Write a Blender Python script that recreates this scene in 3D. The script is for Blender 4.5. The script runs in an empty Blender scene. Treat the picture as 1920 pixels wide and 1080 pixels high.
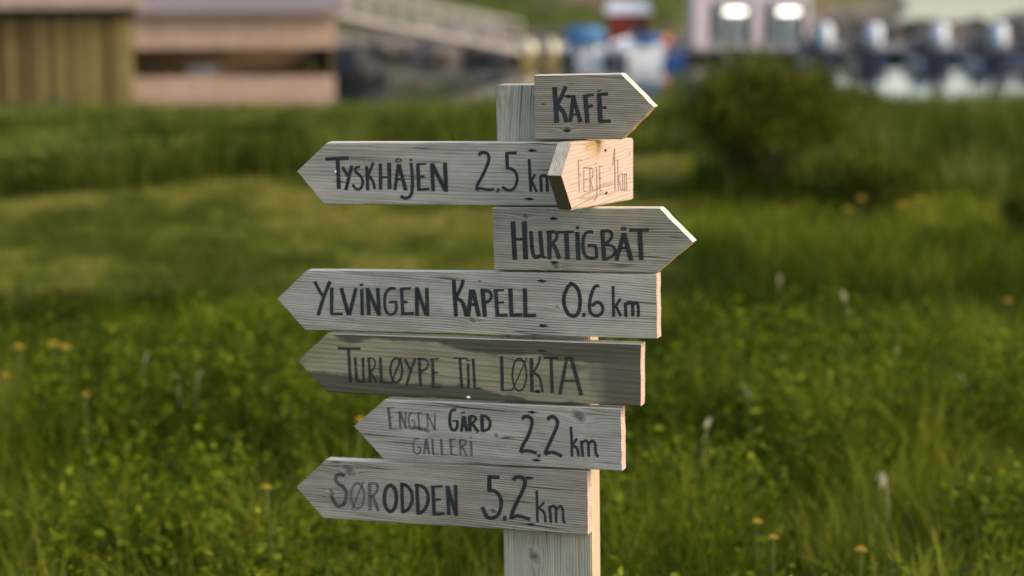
import bpy, bmesh, math, random
import numpy as np
from mathutils import Vector, Matrix

# ---------------------------------------------------------------- camera, sky, sun, exposure
sc = bpy.context.scene
F = 3900.0                                   # focal length in photo pixels (1920 wide)
CAM_H = 1.6
PITCH = math.atan((540 + 120) / F)           # looking a little down
SIGN_D = 3.3
cam_d = bpy.data.cameras.new('camera'); cam = bpy.data.objects.new('camera', cam_d)
sc.collection.objects.link(cam); sc.camera = cam
cam.location = (0, 0, CAM_H)
cam.rotation_euler = (math.pi / 2 - PITCH, 0, 0)
cam_d.sensor_width = 36; cam_d.lens = F / 1920 * 36
cam_d.clip_start = 0.05; cam_d.clip_end = 6000
cam_d.dof.use_dof = True; cam_d.dof.focus_distance = 3.27; cam_d.dof.aperture_fstop = 2.6
cam_d.dof.aperture_blades = 0

SUN_EL, SUN_AZ = 31.0, 106.5                 # azimuth clockwise from +Y
w = bpy.data.worlds.new('World'); sc.world = w; w.use_nodes = True
wt = w.node_tree; bg = wt.nodes['Background']
sky = wt.nodes.new('ShaderNodeTexSky'); sky.sky_type = 'NISHITA'; sky.sun_disc = False
sky.sun_elevation = math.radians(SUN_EL); sky.sun_rotation = math.radians(SUN_AZ)
sky.air_density = 1.0; sky.dust_density = 2.6; sky.ozone_density = 0.35
wt.links.new(sky.outputs[0], bg.inputs[0]); bg.inputs[1].default_value = 0.15
sun_d = bpy.data.lights.new('sun', 'SUN'); sun = bpy.data.objects.new('sun', sun_d)
sc.collection.objects.link(sun)
sun_d.energy = 0.54; sun_d.angle = math.radians(3.0); sun_d.color = (1.0, 0.87, 0.74)
_az, _el = math.radians(SUN_AZ), math.radians(SUN_EL)
SUN_DIR = Vector((math.sin(_az) * math.cos(_el), math.cos(_az) * math.cos(_el), math.sin(_el)))
sun.rotation_euler = SUN_DIR.to_track_quat('Z', 'Y').to_euler()
sun.location = (20, -8, 12)
sc.view_settings.view_transform = 'Standard'; sc.view_settings.look = 'None'
sc.view_settings.exposure = 1.3; sc.view_settings.gamma = 1.0
sc.view_settings.use_curve_mapping = False
sc.render.engine = 'CYCLES'
sc.cycles.use_denoising = True
sc.cycles.max_bounces = 6

# ---------------------------------------------------------------- helpers
COL = sc.collection
rng = np.random.default_rng(7)
random.seed(7)
CAM_ROT = Matrix.Rotation(math.pi / 2 - PITCH, 3, 'X')

def ray(px, py):
    return CAM_ROT @ Vector(((px - 960) / F, -(py - 540) / F, -1.0))

def at(px, py, d):
    """world point on the line of sight of a photo pixel, d metres in front (world +Y)"""
    r = ray(px, py)
    return Vector((0, 0, CAM_H)) + r * (d / r.y)

def xat(px, d): return at(px, 540, d).x

def link(name, mesh, mat=None, parent=None, loc=None, rotz=None):
    o = bpy.data.objects.new(name, mesh); COL.objects.link(o)
    if mat is not None and mesh is not None:
        for m in (mat if isinstance(mat, (list, tuple)) else [mat]):
            mesh.materials.append(m)
    if parent is not None: o.parent = parent
    if loc is not None: o.location = loc
    if rotz is not None: o.rotation_euler = (0, 0, rotz)
    return o

def tag(o, label=None, cat=None, group=None, kind=None):
    if label: o['label'] = label
    if cat: o['category'] = cat
    if group: o['group'] = group
    if kind: o['kind'] = kind
    return o

def thing(name, label, cat, loc=(0, 0, 0), rotz=0.0, group=None):
    o = bpy.data.objects.new(name, None); COL.objects.link(o)
    o.location = loc; o.rotation_euler = (0, 0, rotz); o.empty_display_size = 0.2
    return tag(o, label, cat, group)

def bm_mesh(bm, name, smooth=False):
    me = bpy.data.meshes.new(name); bm.normal_update(); bm.to_mesh(me); bm.free()
    if smooth:
        for p in me.polygons: p.use_smooth = True
    return me

def bbox(bm, x0, x1, y0, y1, z0, z1, bevel=0.0, seg=1):
    r = bmesh.ops.create_cube(bm, size=1.0)
    vs = r['verts']
    bmesh.ops.scale(bm, vec=(x1 - x0, y1 - y0, z1 - z0), verts=vs)
    bmesh.ops.translate(bm, vec=((x0 + x1) / 2, (y0 + y1) / 2, (z0 + z1) / 2), verts=vs)
    if bevel > 0:
        es = list({e for v in vs for e in v.link_edges})
        bmesh.ops.bevel(bm, geom=es, offset=bevel, segments=seg, affect='EDGES')

def box(name, dims, mat, parent=None, bevel=0.0, loc=None, rotz=None, seg=1):
    bm = bmesh.new(); bbox(bm, *dims, bevel=bevel, seg=seg)
    return link(name, bm_mesh(bm, name), mat, parent, loc, rotz)

def tube(bm, pts, radii, n=6):
    """tapered tube along points"""
    rings = []
    for i, p in enumerate(pts):
        p = Vector(p)
        a = Vector(pts[max(i - 1, 0)]); b = Vector(pts[min(i + 1, len(pts) - 1)])
        t = (b - a).normalized() if (b - a).length > 1e-9 else Vector((0, 0, 1))
        s = t.cross(Vector((0, 0, 1)))
        if s.length < 1e-3: s = Vector((1, 0, 0))
        s.normalize(); q = s.cross(t)
        r = radii[i] if isinstance(radii, (list, tuple)) else radii
        rings.append([bm.verts.new(p + (s * math.cos(k * 2 * math.pi / n) + q * math.sin(k * 2 * math.pi / n)) * r) for k in range(n)])
    for a, b in zip(rings, rings[1:]):
        for k in range(n):
            bm.faces.new((a[k], a[(k + 1) % n], b[(k + 1) % n], b[k]))
    for rg, f in ((rings[0], 1), (rings[-1], -1)):
        try: bm.faces.new(rg[::-f] if f == 1 else rg)
        except Exception: pass

# ---------------------------------------------------------------- node expression helper
class S:
    """a socket with arithmetic"""
    def __init__(s, t, k): s.t, s.k = t, k
    def _m(s, op, o=None, c=None):
        n = s.t.nodes.new('ShaderNodeMath'); n.operation = op
        for i, v in enumerate((s, o, c)):
            if v is None: continue
            if isinstance(v, S): s.t.links.new(v.k, n.inputs[i])
            else: n.inputs[i].default_value = v
        return S(s.t, n.outputs[0])
    def __add__(s, o): return s._m('ADD', o)
    __radd__ = __add__
    def __mul__(s, o): return s._m('MULTIPLY', o)
    __rmul__ = __mul__
    def __sub__(s, o): return s._m('SUBTRACT', o)
    def __rsub__(s, o): return (s * -1.0) + o
    def __truediv__(s, o): return s._m('DIVIDE', o)
    def pw(s, e): return s._m('POWER', e)
    def sin(s): return s._m('SINE')
    def exp(s): return s._m('EXPONENT')
    def sqrt(s): return s._m('SQRT')
    def abs(s): return s._m('ABSOLUTE')
    def mx(s, o): return s._m('MAXIMUM', o)
    def mn(s, o): return s._m('MINIMUM', o)
    def step(s, lo, hi):
        n = s.t.nodes.new('ShaderNodeMapRange'); n.interpolation_type = 'SMOOTHSTEP'
        s.t.links.new(s.k, n.inputs[0]); n.inputs[1].default_value = lo; n.inputs[2].default_value = hi
        return S(s.t, n.outputs[0])
    def clamp(s): return s.mx(0.0).mn(1.0)

class Mat:
    def __init__(m, name):
        m.mat = bpy.data.materials.new(name); m.mat.use_nodes = True
        m.t = m.mat.node_tree; m.p = m.t.nodes['Principled BSDF']; m.out = m.t.nodes['Material Output']
    def obj(m, geo=False):
        if geo:
            c = m.t.nodes.new('ShaderNodeNewGeometry'); k = c.outputs['Position']
        else:
            c = m.t.nodes.new('ShaderNodeTexCoord'); k = c.outputs['Object']
        sp = m.t.nodes.new('ShaderNodeSeparateXYZ'); m.t.links.new(k, sp.inputs[0])
        return [S(m.t, sp.outputs[i]) for i in range(3)]
    def noise(m, x, y, z, detail=2.0, rough=0.5, scale=1.0):
        c = m.t.nodes.new('ShaderNodeCombineXYZ')
        for i, v in enumerate((x, y, z)):
            if isinstance(v, S): m.t.links.new(v.k, c.inputs[i])
            else: c.inputs[i].default_value = v
        n = m.t.nodes.new('ShaderNodeTexNoise'); m.t.links.new(c.outputs[0], n.inputs['Vector'])
        n.inputs['Scale'].default_value = scale; n.inputs['Detail'].default_value = detail
        n.inputs['Roughness'].default_value = rough
        return S(m.t, n.outputs[0])
    def mix(m, f, a, b, mode='MIX'):
        n = m.t.nodes.new('ShaderNodeMix'); n.data_type = 'RGBA'; n.blend_type = mode; n.clamp_factor = True
        for i, v in ((0, f), (6, a), (7, b)):
            if isinstance(v, S): m.t.links.new(v.k, n.inputs[i])
            elif i == 0: n.inputs[0].default_value = v
            else: n.inputs[i].default_value = (*v, 1.0)
        return S(m.t, n.outputs[2])
    def attr(m, name):
        n = m.t.nodes.new('ShaderNodeAttribute'); n.attribute_name = name
        return S(m.t, n.outputs['Fac'])
    def rand(m):
        n = m.t.nodes.new('ShaderNodeObjectInfo'); return S(m.t, n.outputs['Random'])
    def color(m, c):
        if isinstance(c, S): m.t.links.new(c.k, m.p.inputs['Base Color'])
        else: m.p.inputs['Base Color'].default_value = (*c, 1)
        return m
    def rough(m, r, spec=0.3):
        if isinstance(r, S): m.t.links.new(r.k, m.p.inputs['Roughness'])
        else: m.p.inputs['Roughness'].default_value = r
        m.p.inputs['Specular IOR Level'].default_value = spec
        return m
    def bump(m, h, strength=0.4, dist=0.001):
        b = m.t.nodes.new('ShaderNodeBump'); b.inputs['Strength'].default_value = strength
        b.inputs['Distance'].default_value = dist
        m.t.links.new(h.k, b.inputs['Height']); m.t.links.new(b.outputs[0], m.p.inputs['Normal'])
        return m

def plain(name, col, rough=0.6, var=0.15, scale=6.0, metal=0.0, spec=0.3):
    m = Mat(name); x, y, z = m.obj()
    n = m.noise(x, y, z, 4, 0.6, scale)
    m.color(m.mix(n.step(0.25, 0.75), tuple(c * (1 - var) for c in col), tuple(min(1, c * (1 + var)) for c in col)))
    m.rough(rough, spec); m.p.inputs['Metallic'].default_value = metal
    return m.mat

# ---------------------------------------------------------------- wood
def wood(name, seed, light, dark, tan, spacing=0.0045, along='x', knots=(), ringc=0.35, tanmix=0.35, stain=None, crackc=0.95):
    light = (light[0] * 1.38, light[1] * 1.21, light[2] * .95); dark = (dark[0] * 1.52, dark[1] * 1.31, dark[2] * 1.0)
    m = Mat(name); x, y, z = m.obj()
    a, b = (x, z) if along == 'x' else (z, x)
    b = b + y * 0.7
    warp = m.noise(a * 3.0 + seed, b * 10.0, seed * 1.7, 2.0) - 0.5
    bb = b + warp * 0.016
    core = None; halo = None; swirl = None
    for (ka, kb, kr) in knots:
        da = (a - ka) / (kr * 3.0); db = (b - kb) / (kr * 1.5)
        e = (((da * da) + (db * db)) * -1.0).exp()
        bb = bb - (b - kb) * e * 0.9 + e * (kr * 0.35)
        ia = (a - ka + (b - kb) * 0.45) / (kr * 0.95); ib = (b - kb) / (kr * 0.9)
        q = (ia * ia + ib * ib)
        c1 = (q * -1.3).exp(); h1 = (((q - 1.7).abs()) * -2.2).exp()
        core = c1 if core is None else core.mx(c1)
        halo = h1 if halo is None else halo.mx(h1)
    nb = m.noise(a * 1.6 + seed, b * 24.0, y * 5.0 + seed, 3.0)
    ph = bb * (2 * math.pi / spacing) + nb * 7.0
    rings = ((ph.sin() * 0.5) + 0.5).pw(2.5)
    fine = m.noise(a * 16.0 + seed, bb * 700.0, y * 200.0, 3.0, 0.6)
    med = m.noise(a * 4.0 + seed * 2, bb * 130.0, y * 60.0, 3.0, 0.6)
    broad = m.noise(a * 6.0 + seed * 3, b * 15.0, y * 9.0 + seed, 4.0, 0.6)
    gate = m.noise(a * 7.0, b * 30.0, seed, 2.0).step(0.35, 0.65)
    v = (fine * 0.50 + med * 0.52 + 0.12 - rings * ringc * (gate * 0.7 + 0.3) + (broad - 0.5) * 0.55 - 0.1).step(0.12, 0.78)
    col = m.mix(v, dark, light)
    tn = m.noise(a * 5.0 + seed * 5, b * 13.0, seed, 3.0, 0.6)
    col = m.mix(tn.step(0.42, 0.75) * tanmix, col, tan)
    wx = m.noise(a * 11.0 + seed * 1.3, b * 22.0, y * 9.0 + seed * 4, 4.0, 0.65)
    col = m.mix(wx.step(0.54, 0.74) * 0.42, col, (dark[0] * .95, dark[1] * .92, dark[2] * .80))
    col = m.mix(wx.step(0.44, 0.26) * 0.35, col, tuple(min(1, c_ * 1.12) for c_ in light))
    fl = m.noise(a * 120.0, b * 420.0, seed, 3.0, 0.7)
    col = m.mix(fl.step(0.60, 0.72) * 0.30, col, tuple(c_ * .75 for c_ in dark))
    cr = m.noise(a * 2.2 + seed * 7, bb * 95.0, seed, 1.0)
    crack = (cr - 0.5).abs().step(0.022, 0.0)
    crg = m.noise(a * 5.0 + seed, b * 45.0, seed * 2, 1.0).step(0.54, 0.66)
    crack = crack * crg * crackc
    col = m.mix(crack, col, tuple(c * 0.18 for c in dark))
    if core is not None:
        col = m.mix(halo * 0.35, col, tuple(min(1, c * 1.25) for c in light))
        kn = m.noise(a * 160.0, b * 160.0, seed, 3.0).step(0.3, 0.7)
        col = m.mix(core * 1.15 * (kn * 0.5 + 0.5), col, tuple(c * 0.55 for c in dark))
    if stain is not None:
        hx, hz = stain                      # half sizes of the board: dark water stains creeping in from its edges
        e1 = m.noise(a * 9.0 + seed, b * 6.0, seed, 3.0, 0.6) - 0.5
        e2 = m.noise(a * 16.0, b * 9.0, seed + 9.0, 2.0) - 0.5
        edge = ((z - x * -0.033).abs() / hz + e1 * 0.95 + e2 * .3).step(0.58, 0.72)
        edx = ((x * 1.0 + e2 * 0.10 + e1 * 0.10) / hx).step(0.78, 0.94) * 0.9
        edl = ((x * -1.0 + e2 * 0.09) / hx).step(0.80, 0.86) * (e1 * 4.0 + 0.35).clamp()
        blot = m.noise(a * 13.0 + 3.1, b * 17.0, seed * 3, 1.5).step(0.64, 0.69) * 0.7
        st = edge.mx(edx).mx(edl).mx(blot)
        col = m.mix(st * (fine * .35 + .62), col, (0.055, 0.046, 0.034))
    m.color(col); m.rough(0.82, 0.25)
    m.bump(fine * 0.5 + med * 0.9 - rings * 0.35 - crack * 1.6, 0.55, 0.0012)
    return m.mat

M_LIT_TOP = None
GL, GD, GT = (0.36, 0.355, 0.34), (0.115, 0.112, 0.105), (0.25, 0.21, 0.155)

def fresh_end(name, col=(0.44, 0.315, 0.245)):
    m = Mat(name); x, y, z = m.obj()
    n = m.noise(x, y, z, 3.0, 0.7, 330.0); k = m.noise(x, y * 3, z, 2.0, 0.5, 45.0)
    c = m.mix(n.step(0.3, 0.7), tuple(v * 0.72 for v in col), tuple(min(1, v * 1.2) for v in col))
    top = m.noise(x, y, z, 2.0, 0.5, 28.0).step(0.58, 0.75)
    c = m.mix(top * 0.5, c, (col[0] * 0.75, col[1] * 0.55, col[2] * 0.38))
    m.color(c).rough(0.85, 0.2); m.bump(n * 0.7 + k * 0.5, 0.6, 0.0015)
    return m.mat
M_END = fresh_end('fresh_cut_end_grain')
M_END_O = fresh_end('orange_cut_end_grain', (0.42, 0.27, 0.14))

def post_side():
    m = Mat('fresh_planed_post_side'); x, y, z = m.obj()
    n = m.noise(y * 260.0, z * 4.0, 3.0, 3.0); l = m.noise(y * 60.0, z * 2.5, 1.0, 2.0)
    c = m.mix(n.step(0.3, 0.7), (0.37, 0.27, 0.165), (0.45, 0.35, 0.23))
    s = m.noise(y * 45.0 + 2.2, z * 13.0, 7.0, 2.0).step(0.63, 0.74)
    c = m.mix(s * 0.75, c, (0.36, 0.17, 0.05)); c = m.mix(l.step(0.55, 0.7) * 0.25, c, (0.45, 0.29, 0.14))
    m.color(c).rough(0.75, 0.25); m.bump(n, 0.3, 0.0005)
    return m.mat
M_POST_SIDE = post_side()

def ink(name, fade, col=(0.018, 0.018, 0.017), thr=0.0, along=1.0):
    m = Mat(name); x, y, z = m.obj()
    fine = m.noise(x * 16.0, z * 620.0, 0.0, 3.0, 0.6); big = m.noise(x * 22.0, z * 26.0, 4.0, 3.0, 0.6)
    f = ((fine - 0.5) * 1.5 + (big - 0.5) * (1.5 * (1.35 - fade)) + fade + thr).clamp()
    m.color(m.mix(big.step(0.3, 0.7), col, tuple(c * 1.9 for c in col))).rough(0.6, 0.35)
    tr = m.t.nodes.new('ShaderNodeBsdfTransparent'); mx = m.t.nodes.new('ShaderNodeMixShader')
    m.t.links.new(f.k, mx.inputs[0]); m.t.links.new(tr.outputs[0], mx.inputs[1])
    m.t.links.new(m.p.outputs[0], mx.inputs[2]); m.t.links.new(mx.outputs[0], m.out.inputs[0])
    return m.mat
INK = ink('black_marker_ink', 0.97)
INK2 = ink('worn_marker_ink', 0.80)
INK25 = ink('half_faded_marker_ink', 0.58, (0.024, 0.028, 0.03))
INK35 = ink('very_faded_marker_ink', 0.46, (0.04, 0.045, 0.047))
INK3 = ink('faded_marker_ink', 0.56, (0.035, 0.04, 0.042))
INK4 = ink('faint_pencil_line', 0.60, (0.10, 0.082, 0.066))
M_NAIL = plain('dark_rusty_nail', (0.02, 0.017, 0.014), 0.8)
M_PIN = plain('white_pin', (0.75, 0.75, 0.72), 0.5)

# ---------------------------------------------------------------- vegetation material and builders
def foliage(name, dark, mid, light, trans=0.35, rough=0.6, spec=0.07):
    dark, mid, light = [tuple(v * 1.03 for v in c_) for c_ in (dark, mid, light)]
    m = Mat(name); t = m.attr('tint')
    c = m.mix(t.step(0.0, 0.55), dark, mid); c = m.mix(t.step(0.5, 1.0), c, light)
    m.color(c).rough(rough, spec)
    tl = m.t.nodes.new('ShaderNodeBsdfTranslucent'); m.t.links.new(c.k, tl.inputs[0])
    mx = m.t.nodes.new('ShaderNodeMixShader'); mx.inputs[0].default_value = trans
    m.t.links.new(m.p.outputs[0], mx.inputs[1]); m.t.links.new(tl.outputs[0], mx.inputs[2])
    m.t.links.new(mx.outputs[0], m.out.inputs[0])
    return m.mat
M_MEADOW = foliage('meadow_grass_blades', (0.026, 0.038, 0.001), (0.088, 0.112, 0.003), (0.27, 0.26, 0.025))
M_LAWN = foliage('mown_grass_blades', (0.070, 0.082, 0.008), (0.135, 0.142, 0.015), (0.25, 0.22, 0.045))
M_TALL = foliage('tall_grass_blades', (0.030, 0.041, 0.002), (0.088, 0.108, 0.008), (0.22, 0.225, 0.05))
M_BUSH = foliage('bush_leaves', (0.026, 0.033, 0.001), (0.082, 0.090, 0.004), (0.19, 0.18, 0.015))
M_HERB = foliage('herb_leaves', (0.028, 0.042, 0.001), (0.090, 0.120, 0.003), (0.21, 0.23, 0.012))
M_DRY = foliage('dry_grass', (0.20, 0.17, 0.09), (0.28, 0.25, 0.15), (0.42, 0.40, 0.29))
M_STEM = plain('brown_stem', (0.06, 0.045, 0.025), 0.8)
M_GSTEM = plain('green_stem', (0.11, 0.13, 0.03), 0.6)
M_YELLOW = plain('yellow_petals', (0.52, 0.34, 0.008), 0.6)

def mesh_np(name, verts, faces_flat, face_sizes, tint=None, smooth=False):
    me = bpy.data.meshes.new(name)
    nv = len(verts); nl = len(faces_flat); nf = len(face_sizes)
    me.vertices.add(nv); me.vertices.foreach_set('co', np.asarray(verts, np.float32).ravel())
    me.loops.add(nl); me.loops.foreach_set('vertex_index', np.asarray(faces_flat, np.int32))
    me.polygons.add(nf)
    st = np.concatenate(([0], np.cumsum(face_sizes)[:-1])).astype(np.int32)
    me.polygons.foreach_set('loop_start', st)
    me.polygons.foreach_set('loop_total', np.asarray(face_sizes, np.int32))
    if tint is not None:
        at_ = me.attributes.new('tint', 'FLOAT', 'POINT'); at_.data.foreach_set('value', np.asarray(tint, np.float32))
    me.update(); me.validate()
    if smooth: me.polygons.foreach_set('use_smooth', np.ones(nf, bool))
    return me

def vnoise(x, y, seed, scale):
    """cheap smooth value noise, 0..1"""
    r = np.random.default_rng(seed).random((64, 64))
    u = x * scale + 1000.0; v = y * scale + 1000.0
    i = np.floor(u).astype(int); j = np.floor(v).astype(int); fu = u - i; fv = v - j
    fu = fu * fu * (3 - 2 * fu); fv = fv * fv * (3 - 2 * fv)
    g = lambda a, b: r[a % 64, b % 64]
    return (g(i, j) * (1 - fu) + g(i + 1, j) * fu) * (1 - fv) + (g(i, j + 1) * (1 - fu) + g(i + 1, j + 1) * fu) * fv

def height(x, y):
    x = np.asarray(x, float); y = np.asarray(y, float)
    h = np.interp(y, [-50, 17.5, 36, 55, 66, 90], [0, 0, -1.5, -3.02, -4.2, -5.0])
    return h + (vnoise(x, y, 3, 0.35) - 0.5) * 0.06 * np.clip((y - 2) / 4, 0, 1) * (y < 54)

def blades(name, x, y, h, wd, lean, tint, mat, segs=3, dirn=None):
    n = len(x); z = height(x, y)
    ang = rng.uniform(0, 2 * np.pi, n) if dirn is None else dirn
    la = rng.uniform(0, 2 * np.pi, n)
    ld = np.abs(rng.normal(0, 1, n)) * lean * h
    wx, wy = np.cos(ang) * wd / 2, np.sin(ang) * wd / 2
    lx, ly = np.cos(la) * ld, np.sin(la) * ld
    rows = []
    for k in range(segs):
        t = k / segs; ww = (1 - t ** 1.6)
        cx = x + lx * t * t; cy = y + ly * t * t; cz = z - 0.01 + h * t * (1 - 0.12 * t * lean)
        rows.append(np.stack([cx - wx * ww, cy - wy * ww, cz], 1)); rows.append(np.stack([cx + wx * ww, cy + wy * ww, cz], 1))
    rows.append(np.stack([x + lx, y + ly, z + h * (1 - 0.25 * np.minimum(lean, 1) * np.abs(ld / (h + 1e-6)))], 1))
    V = np.stack(rows, 1).reshape(-1, 3); nvb = 2 * segs + 1
    f = []; sizes = []
    for k in range(segs - 1): f += [2 * k, 2 * k + 1, 2 * k + 3, 2 * k + 2]; sizes.append(4)
    f += [2 * segs - 2, 2 * segs - 1, 2 * segs]; sizes.append(3)
    f = np.array(f)
    FL = (f[None, :] + (np.arange(n) * nvb)[:, None]).ravel()
    SZ = np.tile(np.array(sizes), n)
    return link(name, mesh_np(name, V, FL, SZ, np.repeat(tint, nvb)), mat)

def leaf_cloud(centers, size, rnd, up=0.35, tint=None):
    """kite-shaped leaves, one per centre"""
    n = len(centers)
    d = rnd.normal(0, 1, (n, 3)); d[:, 2] = d[:, 2] * 0.7 + up; d /= np.linalg.norm(d, axis=1)[:, None]
    s = np.cross(d, rnd.normal(0, 1, (n, 3))); s /= np.linalg.norm(s, axis=1)[:, None]
    nn = np.cross(d, s)
    L = size[:, None] if np.ndim(size) else size
    V = np.stack([centers, centers + d * L * 0.45 + s * L * 0.27 + nn * L * 0.06, centers + d * L, centers + d * L * 0.45 - s * L * 0.27 + nn * L * 0.06], 1).reshape(-1, 3)
    FL = np.arange(4 * n); SZ = np.full(n, 4)
    return V, FL, SZ, np.repeat(tint, 4)

# ================================================================= THE SETTING
gx = np.concatenate((np.linspace(-60, -8, 27)[:-1], np.linspace(-8, 8, 65)[:-1], np.linspace(8, 60, 27)))
gy = np.concatenate((np.linspace(-30, 2, 12)[:-1], np.linspace(2, 20, 73)[:-1], np.linspace(20, 75, 56)))
GX, GY = np.meshgrid(gx, gy); GZ = height(GX, GY)
nx, ny = len(gx), len(gy)
V = np.stack([GX.ravel(), GY.ravel(), GZ.ravel()], 1)
idx = np.arange(nx * ny).reshape(ny, nx)
Q = np.stack([idx[:-1, :-1], idx[:-1, 1:], idx[1:, 1:], idx[1:, :-1]], -1).reshape(-1, 4)
m = Mat('grassy_soil'); X, Y, Z = m.obj(geo=True)
n1 = m.noise(X, Y, Z, 4, 0.6, 2.0); n2 = m.noise(X, Y, Z, 3, 0.6, 25.0)
c = m.mix(n1.step(0.35, 0.65), (0.032, 0.040, 0.003), (0.072, 0.078, 0.009)); c = m.mix(n2.step(0.5, 0.75), c, (0.075, 0.065, 0.03))
m.color(c).rough(0.95, 0.1); m.bump(n2, 0.5, 0.03)
g = link('ground', mesh_np('ground', V, Q.ravel(), np.full(len(Q), 4), smooth=True), m.mat); tag(g, kind='structure')

WATER_Z = -3.0
bm = bmesh.new()
vs = [bm.verts.new(p) for p in ((-900, 45, WATER_Z), (900, 45, WATER_Z), (900, 4000, WATER_Z), (-900, 4000, WATER_Z))]; bm.faces.new(vs)
m = Mat('calm_harbour_water'); X, Y, Z = m.obj(geo=True)
nw = m.noise(X * 0.9, Y * 0.35, 0.0, 3.0, 0.55, 1.0) * 0.7 + m.noise(X * 4.0, Y * 1.3, 2.0, 2.0) * 0.12
m.color((0.010, 0.016, 0.014)).rough(0.05, 0.5); m.p.inputs['IOR'].default_value = 1.33
m.bump(nw, 0.35, 0.10)
wo = link('water', bm_mesh(bm, 'water'), m.mat); tag(wo, kind='structure')

# far hillside across the cove
hx = np.linspace(-150, 26, 89); hy = np.concatenate((np.linspace(83, 130, 48), np.linspace(133, 260, 26)))
HX, HY = np.meshgrid(hx, hy)
sh = 84.5 + 6 * (vnoise(HX, HX * 0, 11, 0.13) - 0.5) + np.clip((HX - 6) / 18, 0, 1) ** 1.5 * 52
dd = HY - sh
HZ = -3.3 + np.where(dd > 0, 0.16 * dd + 1.3 * (1 - np.exp(-np.maximum(dd, 0) / 4)), 0.15 * dd) + (vnoise(HX, HY, 5, 0.25) - 0.5) * 1.1 * np.clip(dd / 5, 0, 1) + (vnoise(HX, HY, 6, 0.07) - 0.5) * 4 * np.clip(dd / 30, 0, 1)
nx, ny = len(hx), len(hy); idx = np.arange(nx * ny).reshape(ny, nx)
Q = np.stack([idx[:-1, :-1], idx[:-1, 1:], idx[1:, 1:], idx[1:, :-1]], -1).reshape(-1, 4)
m = Mat('grassy_rocky_hillside'); X, Y, Z = m.obj(geo=True)
a1 = m.noise(X, Y, Z, 4, 0.6, 0.22); a2 = m.noise(X, Y, Z, 4, 0.65, 0.9)
c = m.mix(a2.step(0.3, 0.7), (0.028, 0.038, 0.004), (0.062, 0.072, 0.009))
c = m.mix(a1.step(0.53, 0.63), c, (0.14, 0.095, 0.06))
low = (Z + a2 * 1.4 - 0.7).step(-2.0, -2.7)
c = m.mix(low, c, (0.10, 0.082, 0.062))
m.color(c).rough(0.95, 0.1); m.bump(a2, 0.5, 0.3)
hl = link('hillside', mesh_np('hillside', np.stack([HX.ravel(), HY.ravel(), HZ.ravel()], 1), Q.ravel(), np.full(len(Q), 4), smooth=True), m.mat)
tag(hl, kind='structure')

# ================================================================= SIGNPOST
YAW = math.radians(20)
BT = 0.023                                   # board thickness
O = at(1018, 560, SIGN_D)
ROOT = Vector((O.x, O.y, 0.0))
sign = thing('signpost', 'grey wooden signpost with a stack of hand-lettered arrow boards in the grass', 'signpost', ROOT, -YAW)
RINV = Matrix.Rotation(YAW, 3, 'Z')
def loc_ray(px, py):
    return RINV @ (Vector((0, 0, CAM_H)) - ROOT), RINV @ ray(px, py)
def on_y(px, py, y=0.0):
    o, d = loc_ray(px, py); k = (y - o.y) / d.y; return o + d * k
def on_x(px, py, x):
    o, d = loc_ray(px, py); k = (x - o.x) / d.x; return o + d * k

def prism(poly, t, mats, pick, bev=0.0022, name='sign_board', jag=()):
    """poly: front outline (x,z) clockwise from top-left, centred; front face at y=0, back at y=t"""
    out = []
    for i, p in enumerate(poly):                # sawn tips: slightly wavering cut
        q = poly[(i + 1) % len(poly)]; out.append(p)
        if abs(q[1] - p[1]) > 0.02:
            k = 7; nl = math.hypot(q[0] - p[0], q[1] - p[1]); nx_, nz_ = -(q[1] - p[1]) / nl, (q[0] - p[0]) / nl
            for j in range(1, k):
                w_ = rl.uniform(-.0006, .0006); out.append((p[0] + (q[0] - p[0]) * j / k + nx_ * w_, p[1] + (q[1] - p[1]) * j / k + nz_ * w_))
    poly = out
    bm = bmesh.new()
    f = [bm.verts.new((p[0], 0, p[1])) for p in poly]; b = [bm.verts.new((p[0], t, p[1])) for p in poly]
    n = len(poly)
    bm.faces.new(f[::-1]); bm.faces.new(b)
    for i in range(n):
        bm.faces.new((f[i], f[(i + 1) % n], b[(i + 1) % n], b[i]))
    bmesh.ops.recalc_face_normals(bm, faces=bm.faces)
    longe = []; short = []
    for e in bm.edges:
        d = e.verts[1].co - e.verts[0].co
        if abs(d.y) > 0.5 * t: continue
        (longe if abs(d.normalized().x) > 0.9 and d.length > 0.1 else short).append(e)
    bmesh.ops.bevel(bm, geom=longe, offset=bev, segments=3, affect='EDGES', profile=0.5)
    bm.normal_update()
    for fc in bm.faces:
        fc.material_index = pick(fc.normal)
        fc.smooth = False
    me = bm_mesh(bm, name)
    for mm in mats: me.materials.append(mm)
    return me

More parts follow.
